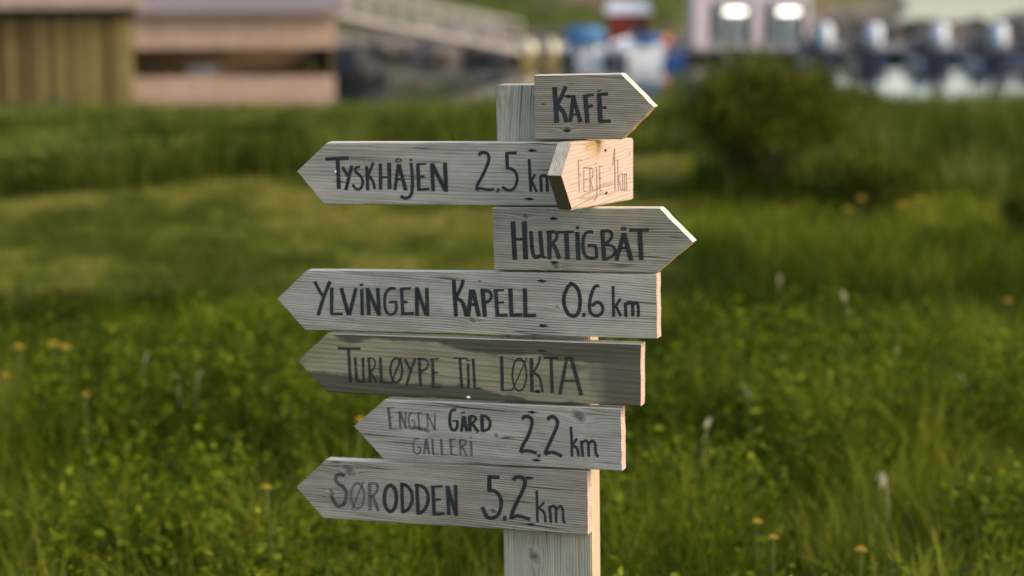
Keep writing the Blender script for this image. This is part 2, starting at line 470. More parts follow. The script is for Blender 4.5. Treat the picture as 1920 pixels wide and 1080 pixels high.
# ------- strokes of the hand lettering: zoom-window transforms (x0, y0, scale)
W1 = (900, 120, 420 / 1620); W2 = (540, 250, .1875); W3 = (860, 250, .1875); W4 = (900, 370, .21875)
W5 = (510, 490, 370 / 1920); W6 = (830, 490, 430 / 1920); W7 = (550, 610, 340 / 1920); W8 = (860, 620, 370 / 1920)
A1 = (650, 740, 290 / 1920); A2 = (900, 740, .15625); A3 = (540, 840, 340 / 1920); A4 = (850, 850, 300 / 1409)
def ell(cx, cy, rx, ry, n=16, a0=-1.2):
    return [(cx + rx * math.cos(a0 + 2 * math.pi * k / n), cy + ry * math.sin(a0 + 2 * math.pi * k / n)) for k in range(n + 1)]
WORDS = {
 'kafe': [(W1, INK, [
   (36, [(540,168),(548,300),(556,425)]), (30, [(620,162),(595,225),(548,315)]), (32, [(560,300),(605,350),(625,420)]),
   (28, [(678,228),(652,420)]), (30, [(672,228),(728,420)]), (18, [(662,365),(705,365)]), (16, [(648,233),(692,232)]),
   (34, [(762,225),(778,425)]), (20, [(752,230),(822,222)]), (22, [(770,308),(818,300)]),
   (34, [(862,215),(872,418)]), (22, [(850,220),(928,216)]), (20, [(865,318),(915,312)]), (26, [(860,415),(947,412)]), (10, [(850,201),(880,187)])])],
 'tysk': [(W2, INK, [
   (36, [(372,258),(612,247)]), (42, [(497,265),(510,555)]), (32, [(545,335),(598,425)]), (36, [(640,322),(610,440),(580,565)]),
   (28, [(720,340),(690,338),(672,365),(690,395),(730,430),(748,480),(740,530),(712,560),(675,550),(648,510)]),
   (34, [(788,325),(800,568)]), (28, [(852,290),(835,345),(798,430)]), (30, [(815,430),(850,480),(870,560)]),
   (36, [(925,300),(928,562)]), (38, [(1012,295),(1018,560)]), (22, [(930,440),(1010,435)]),
   (32, [(1105,310),(1070,568)]), (38, [(1110,310),(1180,570)]), (22, [(1090,460),(1150,458)]), (20, [(1088,318),(1132,315)]), (13, ell(1107,270,26,16)),
   (32, [(1232,295),(1245,430),(1242,580),(1215,635),(1170,648),(1132,625)]), (22, [(1220,265),(1247,265)]),
   (36, [(1300,305),(1312,575)]), (18, [(1290,306),(1382,305)]), (26, [(1310,432),(1370,430)]), (30, [(1300,562),(1418,555)]),
   (38, [(1440,300),(1455,580)]), (40, [(1445,310),(1580,575)]), (40, [(1572,290),(1585,585)])]),
  (W3, INK, [
   (32, [(212,225),(215,200),(250,190),(290,205),(303,250),(285,320),(235,430),(190,510),(180,570)]), (26, [(178,572),(215,548),(290,565),(355,560)]), (26, [(400,552),(388,592)]),
   (30, [(580,195),(470,198)]), (36, [(482,205),(488,345)]), (30, [(478,345),(540,360),(580,410),(585,470),(560,540),(515,570),(465,555),(440,533)])]),
  (W3, INK, [
   (30, [(705,258),(722,585)]), (26, [(765,412),(722,480)]), (28, [(730,475),(780,585)]),
   (32, [(820,425),(828,585)]), (30, [(810,438),(850,422),(880,445),(888,585)]), (30, [(890,440),(930,425),(950,460),(955,590)])])],
 'hurt': [(W4, INK, [
   (42, [(282,208),(300,535)]), (44, [(380,208),(392,530)]), (24, [(295,360),(385,358)]),
   (34, [(438,290),(448,440),(470,508),(520,500)]), (36, [(515,290),(535,510)]), (22, [(530,508),(565,515)]),
   (38, [(595,290),(597,530)]), (26, [(570,298),(640,295),(662,325),(645,370),(605,400)]), (36, [(615,385),(650,440),(680,525)]),
   (24, [(665,298),(805,295)]), (40, [(740,300),(752,530)]), (38, [(835,295),(845,535)]), (24, [(822,262),(850,260)]),
   (28, [(972,298),(925,295),(890,340),(885,430),(905,500),(945,520),(990,520)]), (28, [(1000,525),(992,420),(925,412)]),
   (36, [(1050,290),(1065,530)]), (26, [(1035,290),(1100,285),(1130,310),(1120,360),(1070,400)]), (26, [(1075,402),(1140,420),(1160,460),(1140,500),(1090,525),(1055,532)]),
   (36, [(1235,305),(1170,540)]), (40, [(1235,305),(1298,540)]), (22, [(1200,435),(1265,432)]), (14, ell(1233,267,19,10)),
   (30, [(1283,282),(1448,278)]), (40, [(1370,285),(1385,535)])])],
 'ylv': [(W5, INK, [
   (32, [(415,195),(490,335)]), (36, [(565,195),(500,360),(450,525)]), (36, [(583,255),(580,515)]), (28, [(570,512),(692,512)]),
   (38, [(675,258),(745,520)]), (36, [(818,262),(755,520)]), (34, [(875,268),(880,525)]), (24, [(855,228),(887,228)]),
   (38, [(930,255),(945,525)]), (38, [(930,265),(1042,520)]), (38, [(1030,258),(1045,528)]),
   (28, [(1205,265),(1150,265),(1105,320),(1098,420),(1115,490),(1150,515),(1190,505),(1212,460),(1208,395)]), (26, [(1140,395),(1220,392)]),
   (34, [(1262,260),(1275,515)]), (26, [(1250,265),(1355,262)]), (28, [(1270,395),(1322,393)]), (32, [(1260,508),(1382,505)]),
   (38, [(1410,250),(1415,530)]), (36, [(1412,255),(1500,520)]), (36, [(1508,258),(1515,530)])]),
  (W6, INK, [
   (34, [(93,155),(113,462)]), (30, [(170,155),(162,200),(110,310)]), (34, [(120,310),(170,350),(200,460)]), (46, [(203,425),(203,462)]),
   (36, [(240,240),(215,460)]), (36, [(255,240),(305,462)]), (26, [(235,362),(280,362)]), (20, [(222,245),(272,245)]),
   (38, [(335,238),(355,462)]), (28, [(317,240),(390,250),(408,290),(390,330),(345,345)]),
   (34, [(445,240),(460,455)]), (18, [(425,242),(515,240)]), (20, [(455,345),(512,342)]), (28, [(445,452),(545,450)]),
   (36, [(568,228),(578,455)]), (30, [(565,450),(668,447)]), (36, [(690,225),(695,460)]), (28, [(685,455),(785,450)])]),
  (W6, INK, [
   (32, [(1080,185),(1045,220),(1018,290),(1018,360),(1045,430),(1080,455),(1120,450),(1145,400),(1150,310),(1130,230),(1085,188),(1070,188)]), (28, [(1182,430),(1182,466)]),
   (28, [(1312,205),(1272,215),(1242,290),(1230,370),(1240,430),(1285,455),(1330,435),(1342,390),(1320,350),(1285,345),(1250,372)])]),
  (W6, INK, [
   (26, [(1427,205),(1432,462)]), (24, [(1490,312),(1440,390)]), (24, [(1450,370),(1492,458)]),
   (28, [(1530,345),(1535,464)]), (28, [(1530,358),(1570,345),(1590,370),(1592,462)]), (26, [(1595,362),(1622,345),(1638,380),(1638,464)])])],
 'tur': [(W7, INK2, [
   (30, [(472,240),(715,248)]), (36, [(585,245),(605,605)]), (30, [(655,335),(672,560),(700,600),(740,590)]), (28, [(738,340),(745,600)]), (14, [(745,600),(785,600)]),
   (28, [(800,340),(815,605)]), (18, [(785,345),(850,355),(868,400),(850,460),(815,490)]), (22, [(820,490),(885,605)]),
   (32, [(922,340),(935,600)]), (16, [(915,605),(1020,605)]), (24, ell(1092,475,62,128)), (20, [(1145,340),(1035,625)]),
   (28, [(1180,350),(1240,470)]), (26, [(1295,345),(1240,500),(1200,640)]), (34, [(1335,350),(1350,645)]), (22, [(1315,350),(1400,360),(1430,410),(1405,460),(1355,485)]),
   (32, [(1475,355),(1485,655)]), (14, [(1450,355),(1545,352)]), (22, [(1480,500),(1535,500)]), (16, [(1465,655),(1568,655)])]),
  (W7, INK2, [
   (18, [(1695,345),(1845,350)]), (32, [(1765,355),(1785,665)]), (28, [(1850,405),(1858,665)]), (16, [(1830,372),(1875,372)]), (30, [(1905,355),(1922,655)]), (12, [(1920,665),(2000,663)])]),
  (W8, INK2, [
   (34, [(418,245),(425,575)]), (16, [(412,580),(530,578)]), (18, ell(592,428,68,158)), (12, [(665,262),(525,575)]),
   (36, [(708,265),(715,598)]), (22, [(790,245),(785,300),(735,400)]), (24, [(735,410),(790,460),(818,600)]),
   (24, [(825,262),(972,264)]), (32, [(900,268),(912,608)]), (34, [(1055,260),(985,620)]), (38, [(1095,258),(1195,628)]), (22, [(1025,485),(1145,488)]), (20, [(1040,262),(1105,262)])])],
 'engen': [(A1, INK3, [
   (36, [(520,170),(545,420)]), (14, [(500,165),(600,158)]), (14, [(535,280),(585,278)]), (14, [(535,420),(635,425)]),
   (26, [(655,205),(670,430)]), (26, [(660,210),(745,425)]), (18, [(735,210),(728,400)]),
   (20, [(822,215),(785,240),(770,320),(785,400),(820,425),(845,390),(840,325),(805,318)]),
   (22, [(890,220),(900,420)]), (14, [(885,222),(945,220)]), (14, [(895,325),(930,322)]), (14, [(890,430),(950,425)]),
   (22, [(1000,225),(1010,400)]), (20, [(1005,230),(1085,420)]), (24, [(1098,215),(1098,440)])]),
  (A1, INK, [
   (38, [(1358,192),(1315,187),(1287,240),(1282,340),(1300,420),(1340,440),(1372,400),(1375,325)]), (22, [(1312,325),(1390,325)]),
   (40, [(1450,265),(1425,457)]), (40, [(1460,265),(1492,457)]), (24, [(1430,385),(1490,385)]), (24, [(1422,225),(1470,222)]),
   (46, [(1530,258),(1530,457)]), (34, [(1530,265),(1590,270),(1602,312),(1550,362)]), (38, [(1555,350),(1635,462)]),
   (46, [(1680,250),(1687,457)]), (36, [(1665,260),(1740,275),(1782,340),(1765,420),(1690,452)])]),
  (A1, INK3, [
   (22, [(907,545),(850,550),(828,610),(835,700),(870,735),(910,720),(918,660),(880,650)]),
   (24, [(985,550),(960,740)]), (26, [(990,550),(1025,740)]), (14, [(975,665),(1010,665)]), (26, [(1065,545),(1075,738)]), (14, [(1065,740),(1150,740)]),
   (30, [(1175,548),(1185,745)]), (14, [(1180,745),(1258,745)]), (32, [(1290,555),(1300,745)]), (18, [(1275,555),(1358,555)]), (14, [(1300,640),(1340,640)]), (16, [(1295,745),(1375,748)]),
   (24, [(1410,560),(1415,752)]), (22, [(1398,560),(1465,565),(1478,610),(1430,645)]), (26, [(1435,640),(1495,762)]), (30, [(1545,575),(1555,757)]), (22, [(1533,530),(1553,530)])]),
  (A2, INK, [
   (44, [(508,298),(530,265),(580,262),(622,300),(620,370),(580,490),(510,620),(488,692)]), (40, [(488,692),(560,672),(682,702)]), (34, [(712,712),(705,752)]),
   (44, [(815,303),(840,268),(890,268),(930,320),(920,390),(860,530),(800,660),(783,717)]), (40, [(783,715),(870,690),(987,737)])]),
  (A2, INK, [
   (32, [(1090,385),(1100,520),(1105,742)]), (30, [(1165,525),(1100,620)]), (34, [(1115,610),(1165,640),(1187,742)]),
   (36, [(1215,548),(1235,742)]), (34, [(1220,580),(1270,552),(1300,590),(1305,742)]), (34, [(1308,585),(1350,555),(1383,595),(1390,700),(1422,745)])])],
 'sor': [(A3, INK25, [
   (40, [(602,292),(560,278),(520,290),(505,330),(530,375),(585,410),(620,480),(600,580),(555,615),(510,600),(455,490)])]),
  (A3, INK35, [
   (28, ell(738,505,70,130)), (24, [(800,350),(680,650)]), (40, [(865,375),(870,658)]), (30, [(848,375),(935,380),(950,430),(920,490),(870,520)]), (34, [(900,510),(960,667)])]),
  (A3, INK, [
   (40, ell(1085,532,64,138)), (36, [(1205,370),(1215,688)]), (36, [(1190,380),(1260,400),(1310,470),(1312,570),(1270,650),(1215,680)]),
   (40, [(1365,385),(1380,702)]), (36, [(1345,390),(1430,410),(1480,480),(1480,580),(1440,660),(1385,695)]),
   (40, [(1535,398),(1550,712)]), (24, [(1515,410),(1638,405)]), (26, [(1545,548),(1620,545)]), (32, [(1535,700),(1655,695)]),
   (38, [(1690,400),(1705,712)]), (40, [(1690,410),(1780,700)]), (36, [(1775,393),(1785,717)])]),
  (A4, INK, [
   (34, [(410,212),(302,205)]), (40, [(318,210),(318,330)]), (34, [(305,325),(370,335),(415,390),(422,460),(395,540),(345,568),(295,555),(256,472)]), (30, [(453,550),(453,592)]),
   (36, [(530,237),(550,210),(600,210),(632,245),(615,320),(560,430),(525,510),(510,578)]), (32, [(508,570),(570,550),(677,582)])]),
  (A4, INK, [
   (24, [(735,328),(742,607)]), (20, [(802,430),(745,490)]), (22, [(755,485),(800,520),(814,607)]),
   (26, [(848,460),(860,610)]), (24, [(850,482),(888,462),(905,500),(905,610)]), (24, [(910,490),(945,465),(965,500),(970,590),(987,610)])])],
 'ferje': [(W3, INK4, [
   (11, [(1195,268),(1205,590)]), (9, [(1192,268),(1240,270)]), (10, [(1200,415),(1228,414)]), (9, [(1250,342),(1250,580)]), (12, [(1243,345),(1335,347)]), (9, [(1250,460),(1290,460)]), (8, [(1250,580),(1290,578)]),
   (10, [(1310,345),(1312,582)]), (9, [(1312,350),(1340,362),(1335,440),(1314,452)]), (9, [(1314,452),(1340,578)]),
   (10, [(1375,335),(1380,590),(1368,650),(1345,668)]), (14, [(1366,302),(1378,302)]), (10, [(1405,330),(1412,582)]), (9, [(1395,330),(1442,331)]), (8, [(1405,452),(1432,450)]), (8, [(1408,572),(1440,568)])]),
  (W3, INK4, [
   (10, [(1538,322),(1557,152)]), (12, [(1557,152),(1562,572)]), (10, [(1588,258),(1594,572)]), (8, [(1622,390),(1595,452)]), (8, [(1596,452),(1624,572)]),
   (9, [(1632,395),(1640,572)]), (8, [(1632,412),(1680,410)]), (9, [(1655,400),(1660,572)]), (9, [(1675,400),(1678,572)])])],
}

def smooth_pts(pts):
    if len(pts) < 3: 
        n = 5
        return [tuple(pts[0][k] + (pts[-1][k] - pts[0][k]) * i / n for k in (0, 1)) for i in range(n + 1)]
    out = []
    P = [pts[0]] + list(pts) + [pts[-1]]
    for i in range(1, len(P) - 2):
        p0, p1, p2, p3 = P[i - 1], P[i], P[i + 1], P[i + 2]
        for k in range(5):
            t = k / 5
            out.append(tuple(0.5 * (2 * p1[c] + (p2[c] - p0[c]) * t + (2 * p0[c] - 5 * p1[c] + 4 * p2[c] - p3[c]) * t * t + (3 * p1[c] - p0[c] - 3 * p2[c] + p3[c]) * t ** 3) for c in (0, 1)))
    out.append(pts[-1])
    return out

def lettering(win, mat, strokes, proj, parent, origin, lift_axis, rnd):
    """flat brush strokes lying on a board face; proj maps a point to board coordinates"""
    bm = bmesh.new(); x0, y0, s = win
    for si, (wd, pts) in enumerate(strokes):
        sp = smooth_pts(pts); L = []; R = []
        lift = 0.0003 + 0.00004 * si
        for i, p in enumerate(sp):
            a = sp[max(i - 1, 0)]; b = sp[min(i + 1, len(sp) - 1)]
            tx, ty = b[0] - a[0], b[1] - a[1]; l = math.hypot(tx, ty) or 1.0
            nxv, nyv = -ty / l, tx / l
            hw = wd / 2 * (1 + rnd.uniform(-0.06, 0.06))
            for side, lst in ((1, L), (-1, R)):
                q = (p[0] + nxv * hw * side, p[1] + nyv * hw * side)
                if i in (0, len(sp) - 1):
                    e = rnd.uniform(-0.06, 0.10) * wd * (1 if i else -1)
                    q = (q[0] + tx / l * e, q[1] + ty / l * e)
                v = proj(x0 + q[0] * s, y0 + q[1] * s) - origin
                if lift_axis == 'y': v.y = -lift
                else: v.x = lift
                lst.append(bm.verts.new(v))
        for i in range(len(sp) - 1):
            bm.faces.new((L[i], L[i + 1], R[i + 1], R[i]))
    bmesh.ops.recalc_face_normals(bm, faces=bm.faces)
    return link('lettering', bm_mesh(bm, 'lettering'), mat, parent)

def nail(parent, p, axis, rnd, r=0.0033):
    """sunken nail head with the split it tore in the grain"""
    bm = bmesh.new()
    n = 14; ring = []
    for k in range(n):
        a = 2 * math.pi * k / n; rr = r * rnd.uniform(0.75, 1.25)
        ex = rr * (1 + 1.5 * abs(math.cos(a)) ** 6); ring.append((ex * math.cos(a), rr * 0.75 * math.sin(a)))
    def P(u, v, d):
        return (p.x + u, p.y - d, p.z + v) if axis == 'y' else (p.x + d, p.y + u, p.z + v)
    vs = [bm.verts.new(P(u, v, 0.00018)) for u, v in ring]; bm.faces.new(vs)
    hd = [bm.verts.new(P(r * .5 * math.cos(k * math.pi / 4), r * .45 * math.sin(k * math.pi / 4), 0.0003)) for k in range(8)]
    tp = [bm.verts.new(P(r * .4 * math.cos(k * math.pi / 4), r * .36 * math.sin(k * math.pi / 4), 0.0008)) for k in range(8)]
    for k in range(8): bm.faces.new((hd[k], hd[(k + 1) % 8], tp[(k + 1) % 8], tp[k]))
    bm.faces.new(tp)
    bmesh.ops.recalc_face_normals(bm, faces=bm.faces)
    return link('nail', bm_mesh(bm, 'nail'), M_NAIL, parent)

BOARDS = [  # key, outline pixels clockwise from top-left, label, right-arrow?, knots px, nails px, wood options
 ('kafe', [(1002,141),(1164,138),(1226,200.5),(1164.5,261.5),(1003.5,261.5)], 'weathered grey board reading KAFÉ, arrow to the right', True, [(1064,242,.006)], [(1066,181),(1064,245),(1020,195)],
    dict(spacing=.0034, ringc=.42, tanmix=.45)),
 ('tysk', [(614,267),(1097,266.5),(1099,386),(610,383.5),(557,321)], 'long weathered grey board reading TYSKHÅJEN 2,5 km, arrow to the left', False, [], [(997,282),(993,373)],
    dict(spacing=.006, ringc=.20, tanmix=.25)),
 ('hurt', [(923.5,389),(1236,390),(1299,454),(1231,512),(926.5,506)], 'weathered grey board reading HURTIGBÅT, arrow to the right', True, [(1040,496,.0075),(985,405,.005)], [(1038,410),(1040,492)],
    dict(spacing=.0042, ringc=.38, tanmix=.40)),
 ('ylv', [(574.5,507.5),(1231,514),(1232.5,634.5),(572.5,617.5),(520,560)], 'long weathered grey board reading YLVINGEN KAPELL 0,6 km, arrow to the left', False, [(1045,575,.004),(886,600,.006)], [(1016,527),(1018,611),(900,527)],
    dict(spacing=.0042, ringc=.40, tanmix=.12)),
 ('tur', [(614,625),(1202,645),(1201,762),(614.5,736),(558.5,677)], 'dark water-stained board reading TURLØYPE TIL LØKTA, arrow to the left', False, [], [(1016,658),(1008,734)],
    dict(spacing=.0085, ringc=.30, tanmix=.35)),
 ('engen', [(722.5,749),(1164,766),(1166,883.5),(720,861),(664,799)], 'shorter grey board with faded ENGEN GÅRD GALLERI and 2,2 km', False, [(1085,780,.0115),(800,806,.006),(930,816,.005)], [(997,773),(1006,863)],
    dict(spacing=.0045, ringc=.26, tanmix=.30)),
 ('sor', [(610,862.5),(1101,884),(1102,1003),(608,972),(555.6,913.5)], 'lowest grey board reading SØRODDEN 5,2 km, arrow to the left', False, [(655,882,.011),(925,958,.006),(622,922,.006)], [(992,896),(995,983)],
    dict(spacing=.0040, ringc=.42, tanmix=.30)),
]
rl = random.Random(3)
M_LIT_TOP = wood('painted_lit_top', 140.0, (0.50, 0.49, 0.47), (0.32, 0.31, 0.29), (0.36, 0.33, 0.28), spacing=.004, ringc=.2, tanmix=.15)  # upward board faces made paler: sky light painted into their colour
ALT = {'tysk': ((0.40,0.395,0.385), (0.16,0.156,0.15), GT), 'ylv': ((0.41,0.41,0.405), (0.14,0.14,0.14), GT), 'engen': ((0.37,0.375,0.375), (0.13,0.13,0.13), GT),
       'tur': ((0.275,0.27,0.205), (0.135,0.125,0.085), (0.17,0.13,0.08)), 'kafe': ((0.33,0.315,0.295), (0.105,0.098,0.09), GT), 'hurt': ((0.33,0.325,0.305), (0.11,0.106,0.098), GT), 'sor': ((0.34,0.335,0.32), (0.115,0.11,0.102), GT)}
for bi, (key, pix, label, rt, knots, nails, opt) in enumerate(BOARDS):
    P3 = [on_y(*p) for p in pix]
    cx = sum(p.x for p in P3) / len(P3); cz = (max(p.z for p in P3) + min(p.z for p in P3)) / 2
    org = Vector((cx, 0, cz))
    kn = []
    for (kx, ky, kr) in knots:
        q = on_y(kx, ky); kn.append((q.x - cx, q.z - cz, kr))
    hxs = (max(p.x for p in P3) - min(p.x for p in P3)) / 2; hzs = 0.051
    Lc, Dc, Tc = ALT[key]
    wm = wood('weathered_board_' + key, 3.7 + bi * 11.3, Lc, Dc, Tc, knots=kn, stain=(hxs, hzs) if key == 'tur' else None, **opt)
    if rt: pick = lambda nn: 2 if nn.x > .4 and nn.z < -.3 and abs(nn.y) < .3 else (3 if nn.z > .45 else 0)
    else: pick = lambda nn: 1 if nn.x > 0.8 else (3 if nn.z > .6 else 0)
    poly = [(p.x - cx, p.z - cz) for p in P3]
    me = prism(poly, BT, [wm, M_END, M_END_O, M_LIT_TOP], pick)
    b = link('sign_board', me, None, sign, org); b['label'] = label
    for (win, im, st) in WORDS[key]:
        lettering(win, im, st, lambda px, py: on_y(px, py), b, org, 'y', rl)
    for npx in nails:
        nail(b, on_y(*npx) - org, 'y', rl, 0.0034 if npx[0] != 900 and npx[0] != 1020 else 0.0014)
    if key == 'tysk':
        q = on_y(629, 322) - org
        bm = bmesh.new(); bmesh.ops.create_icosphere(bm, subdivisions=2, radius=0.0022); bmesh.ops.translate(bm, vec=q, verts=bm.verts)
        link('pin', bm_mesh(bm, 'pin', True), M_PIN, b)
    if key == 'tur':
        q = on_y(878, 745) - org
        bm = bmesh.new(); bmesh.ops.create_icosphere(bm, subdivisions=2, radius=0.0034); bmesh.ops.scale(bm, vec=(1.1, .6, .7), verts=bm.verts); bmesh.ops.translate(bm, vec=q, verts=bm.verts)
        link('pin', bm_mesh(bm, 'pin', True), M_PIN, b)

# post: 48 x 148 timber behind the boards
PF = BT + 0.001
tl, bl = on_y(929, 160, PF), on_y(944.5, 1078, PF); br = on_y(1110, 1078, PF)
wid = br.x - bl.x
lean = (tl.x - bl.x) / (tl.z - bl.z)
def px_at(z): return bl.x + lean * (z - bl.z)
zt, zb = tl.z, -0.35
bm = bmesh.new()
pv = []
for zz, sl in ((zb, 0), (zt, 0.004)):
    for (dx, yy) in ((0, PF), (wid, PF), (wid, PF + 0.048), (0, PF + 0.048)):
        pv.append(bm.verts.new((px_at(zz) + dx, yy, zz + (sl * dx / wid))))
for q in ((0, 1, 5, 4), (1, 2, 6, 5), (2, 3, 7, 6), (3, 0, 4, 7), (4, 5, 6, 7), (3, 2, 1, 0)):
    bm.faces.new([pv[i] for i in q])
bmesh.ops.recalc_face_normals(bm, faces=bm.faces)
bmesh.ops.bevel(bm, geom=[e for e in bm.edges if abs((e.verts[0].co - e.verts[1].co).z) > .5], offset=0.0022, segments=2, affect='EDGES')
bm.normal_update()
for f in bm.faces: f.material_index = 1 if f.normal.x > 0.8 else 0
pm = bm_mesh(bm, 'post')
kq = on_y(1020, 1045, PF); kq2 = on_y(1040, 1030, PF)
pw_ = wood('weathered_post', 91.0, (0.36, 0.365, 0.34), (0.15, 0.15, 0.14), GT, spacing=.0052, along='z', knots=[(kq.z, kq.x, .012), (zt + .015, px_at(zt) + .02, .02)], ringc=.30, tanmix=.22)
pm.materials.append(pw_); pm.materials.append(M_POST_SIDE)
post = link('post', pm, None, sign)

# the board nailed to the right side of the post, its arrow pointing out past the other boards
zf = on_x(1120, 320, px_at(1.2) + wid).z
XF = px_at(zf) + wid + 0.0225                # its outer face
FP = [on_x(*p, XF) for p in ((1072,267),(1187,258.5),(1187,374),(1073,394),(1052.5,329.5))]
cy = sum(p.y for p in FP) / 5; czf = (max(p.z for p in FP) + min(p.z for p in FP)) / 2
forg = Vector((XF, cy, czf))
bm = bmesh.new()
fo = [bm.verts.new((0, p.y - cy, p.z - czf)) for p in FP]; fb = [bm.verts.new((-0.0220, p.y - cy, p.z - czf)) for p in FP]
bm.faces.new(fo); bm.faces.new(fb[::-1])
for i in range(5): bm.faces.new((fo[i], fb[i], fb[(i + 1) % 5], fo[(i + 1) % 5]))
bmesh.ops.recalc_face_normals(bm, faces=bm.faces)
lg = [e for e in bm.edges if abs((e.verts[1].co - e.verts[0].co).normalized().y) > .9 and (e.verts[1].co - e.verts[0].co).length > .1]
bmesh.ops.bevel(bm, geom=lg, offset=0.002, segments=2, affect='EDGES'); bm.normal_update()
def fresh_face():
    m = Mat('pink_sunbleached_board'); x, y, z = m.obj()
    wv = m.noise(y * 4.0, z * 9.0, 1.0, 2.0) - 0.5
    b = z + wv * 0.012
    rg = ((b * (2 * math.pi / .0062) + m.noise(y * 2, z * 20, 3.0, 2.0) * 5.0).sin() * 0.5 + 0.5).pw(3.0)
    fn = m.noise(y * 12.0, b * 700.0, 2.0, 3.0, 0.6)
    c = m.mix(fn.step(0.25, 0.75), (0.385, 0.28, 0.215), (0.46, 0.355, 0.285)); c = m.mix(rg * 0.32, c, (0.30, 0.18, 0.11))
    ck = (m.noise(y * 2.0, b * 60.0, 9.0, 1.0) - 0.5).abs().step(0.012, 0.0); c = m.mix(ck * 0.5, c, (0.14, 0.085, 0.05))
    dy = (y - SY) / 0.035; dz = (z - 0.052) / 0.022
    so = ((dy * dy + dz * dz) * -1.0).exp()
    c = m.mix(so * 0.8, c, (0.40, 0.23, 0.06))
    m.color(c).rough(0.8, 0.25); m.bump(fn * .6 - rg * .5, 0.4, 0.001)
    return m.mat
SY = on_x(1116, 272, XF).y - cy
M_FERJE = fresh_face()
M_FTOP = wood('grey_sawn_tip', 55.0, (0.36, 0.355, 0.345), (0.16, 0.158, 0.15), GT, spacing=.003, along='z', ringc=.25, tanmix=.1)
M_FBOT = fresh_end('dark_brown_sawn_tip', (0.13, 0.095, 0.05))
for f in bm.faces:
    f.material_index = 0
    if f.normal.y < -0.3 and abs(f.normal.x) < .4: f.material_index = 1 if f.normal.z > 0.1 else (2 if f.normal.z < -.1 else 0)
me = bm_mesh(bm, 'sign_board')
for mm in (M_FERJE, M_FTOP, M_FBOT): me.materials.append(mm)
fbd = link('sign_board', me, None, sign, forg)
fbd['label'] = 'pinkish sunlit board with faint FERJE 1km, turned edge-on on the post side'
for (win, im, st) in WORDS['ferje']:
    lettering(win, im, st, lambda px, py: on_x(px, py, XF), fbd, forg, 'x', rl)
for p in ((1135, 282), (1137, 362)):
    nail(fbd, on_x(*p, XF) - forg, 'x', rl, 0.0036)

# ================================================================= GRASS
def scatter(n, y0, y1, xl, xr):
    """points with y in [y0,y1], x between xl(y) and xr(y), even per area"""
    y = rng.uniform(y0, y1, n * 3); wmax = max(xr(y0) - xl(y0), xr(y1) - xl(y1))
    keep = rng.random(n * 3) < (xr(y) - xl(y)) / wmax
    y = y[keep][:n]
    return xl(y) + rng.random(len(y)) * (xr(y) - xl(y)), y
L0 = lambda y: -(0.26 * y + 1.9); R0 = lambda y: 0.26 * y + 1.9
EDGE = lambda y: 0.075 * y + 0.1             # rough meadow lies to the right of this line

def tint_of(x, y, base, amp, seed):
    return np.clip(base + (vnoise(x, y, seed, 1.7) - .5) * amp * 1.2 + (vnoise(x, y, seed + 1, 6.0) - .5) * amp * 1.0 + rng.normal(0, .16, len(x)), 0, 1)

# near meadow
x, y = scatter(37000, 2.2, 6.6, L0, R0)
k = ((x - ROOT.x) ** 2 + (y - ROOT.y) ** 2) > 0.15 ** 2
x, y = x[k], y[k]
clump = vnoise(x, y, 21, 2.6)
h = (0.11 + 0.25 * clump) * rng.uniform(.55, 1.25, len(x)); h = np.where(y < 3.6, h * .8, h)
o = blades('meadow_grass', x, y, h, rng.uniform(.004, .009, len(x)), 0.55, tint_of(x, y, .42, .8, 31), M_MEADOW, 4)
tag(o, 'thick green meadow grass around and behind the signpost', 'grass', kind='stuff')
# half-rough strip and mown lawn on the left
x, y = scatter(35000, 6.4, 8.9, L0, lambda y: EDGE(y) + 0.2)
h = (0.07 + 0.14 * vnoise(x, y, 22, 1.5)) * rng.uniform(.6, 1.3, len(x)) * np.interp(y, [6.4, 9], [1.5, .6])
o = blades('rough_grass', x, y, h, rng.uniform(.004, .008, len(x)), 0.6, tint_of(x, y, .40, .9, 33), M_MEADOW, 3)
tag(o, 'short uneven grass at the edge of the mown lawn', 'grass', kind='stuff')
x, y = scatter(112000, 8.6, 14.8, L0, lambda y: EDGE(y) + 0.35)
k = y < 12.6 + 0.62 * (x + 0.26 * 12.6)
x, y = x[k], y[k]
h = rng.uniform(.03, .075, len(x)) * (0.7 + .8 * vnoise(x, y, 23, 2.0))
o = blades('lawn_grass', x, y, h, rng.uniform(.006, .011, len(x)), 0.7, tint_of(x, y, .45, 1.3, 35), M_LAWN, 2)
tag(o, 'olive green mown lawn between the meadow and the tall grass', 'grass', kind='stuff')
# right rough meadow
x, y = scatter(46000, 6.4, 14.0, EDGE, R0)
h = (0.14 + .26 * vnoise(x, y, 24, 1.1)) * rng.uniform(.5, 1.25, len(x)) * np.interp(y, [6.4, 9.5, 11, 14], [1, 1, .5, .5])
o = blades('wild_grass', x, y, h, rng.uniform(.005, .011, len(x)), 0.6, tint_of(x, y, .36, .9, 37), M_MEADOW, 3)
tag(o, 'wild rough grass in front of the round bush', 'grass', kind='stuff')
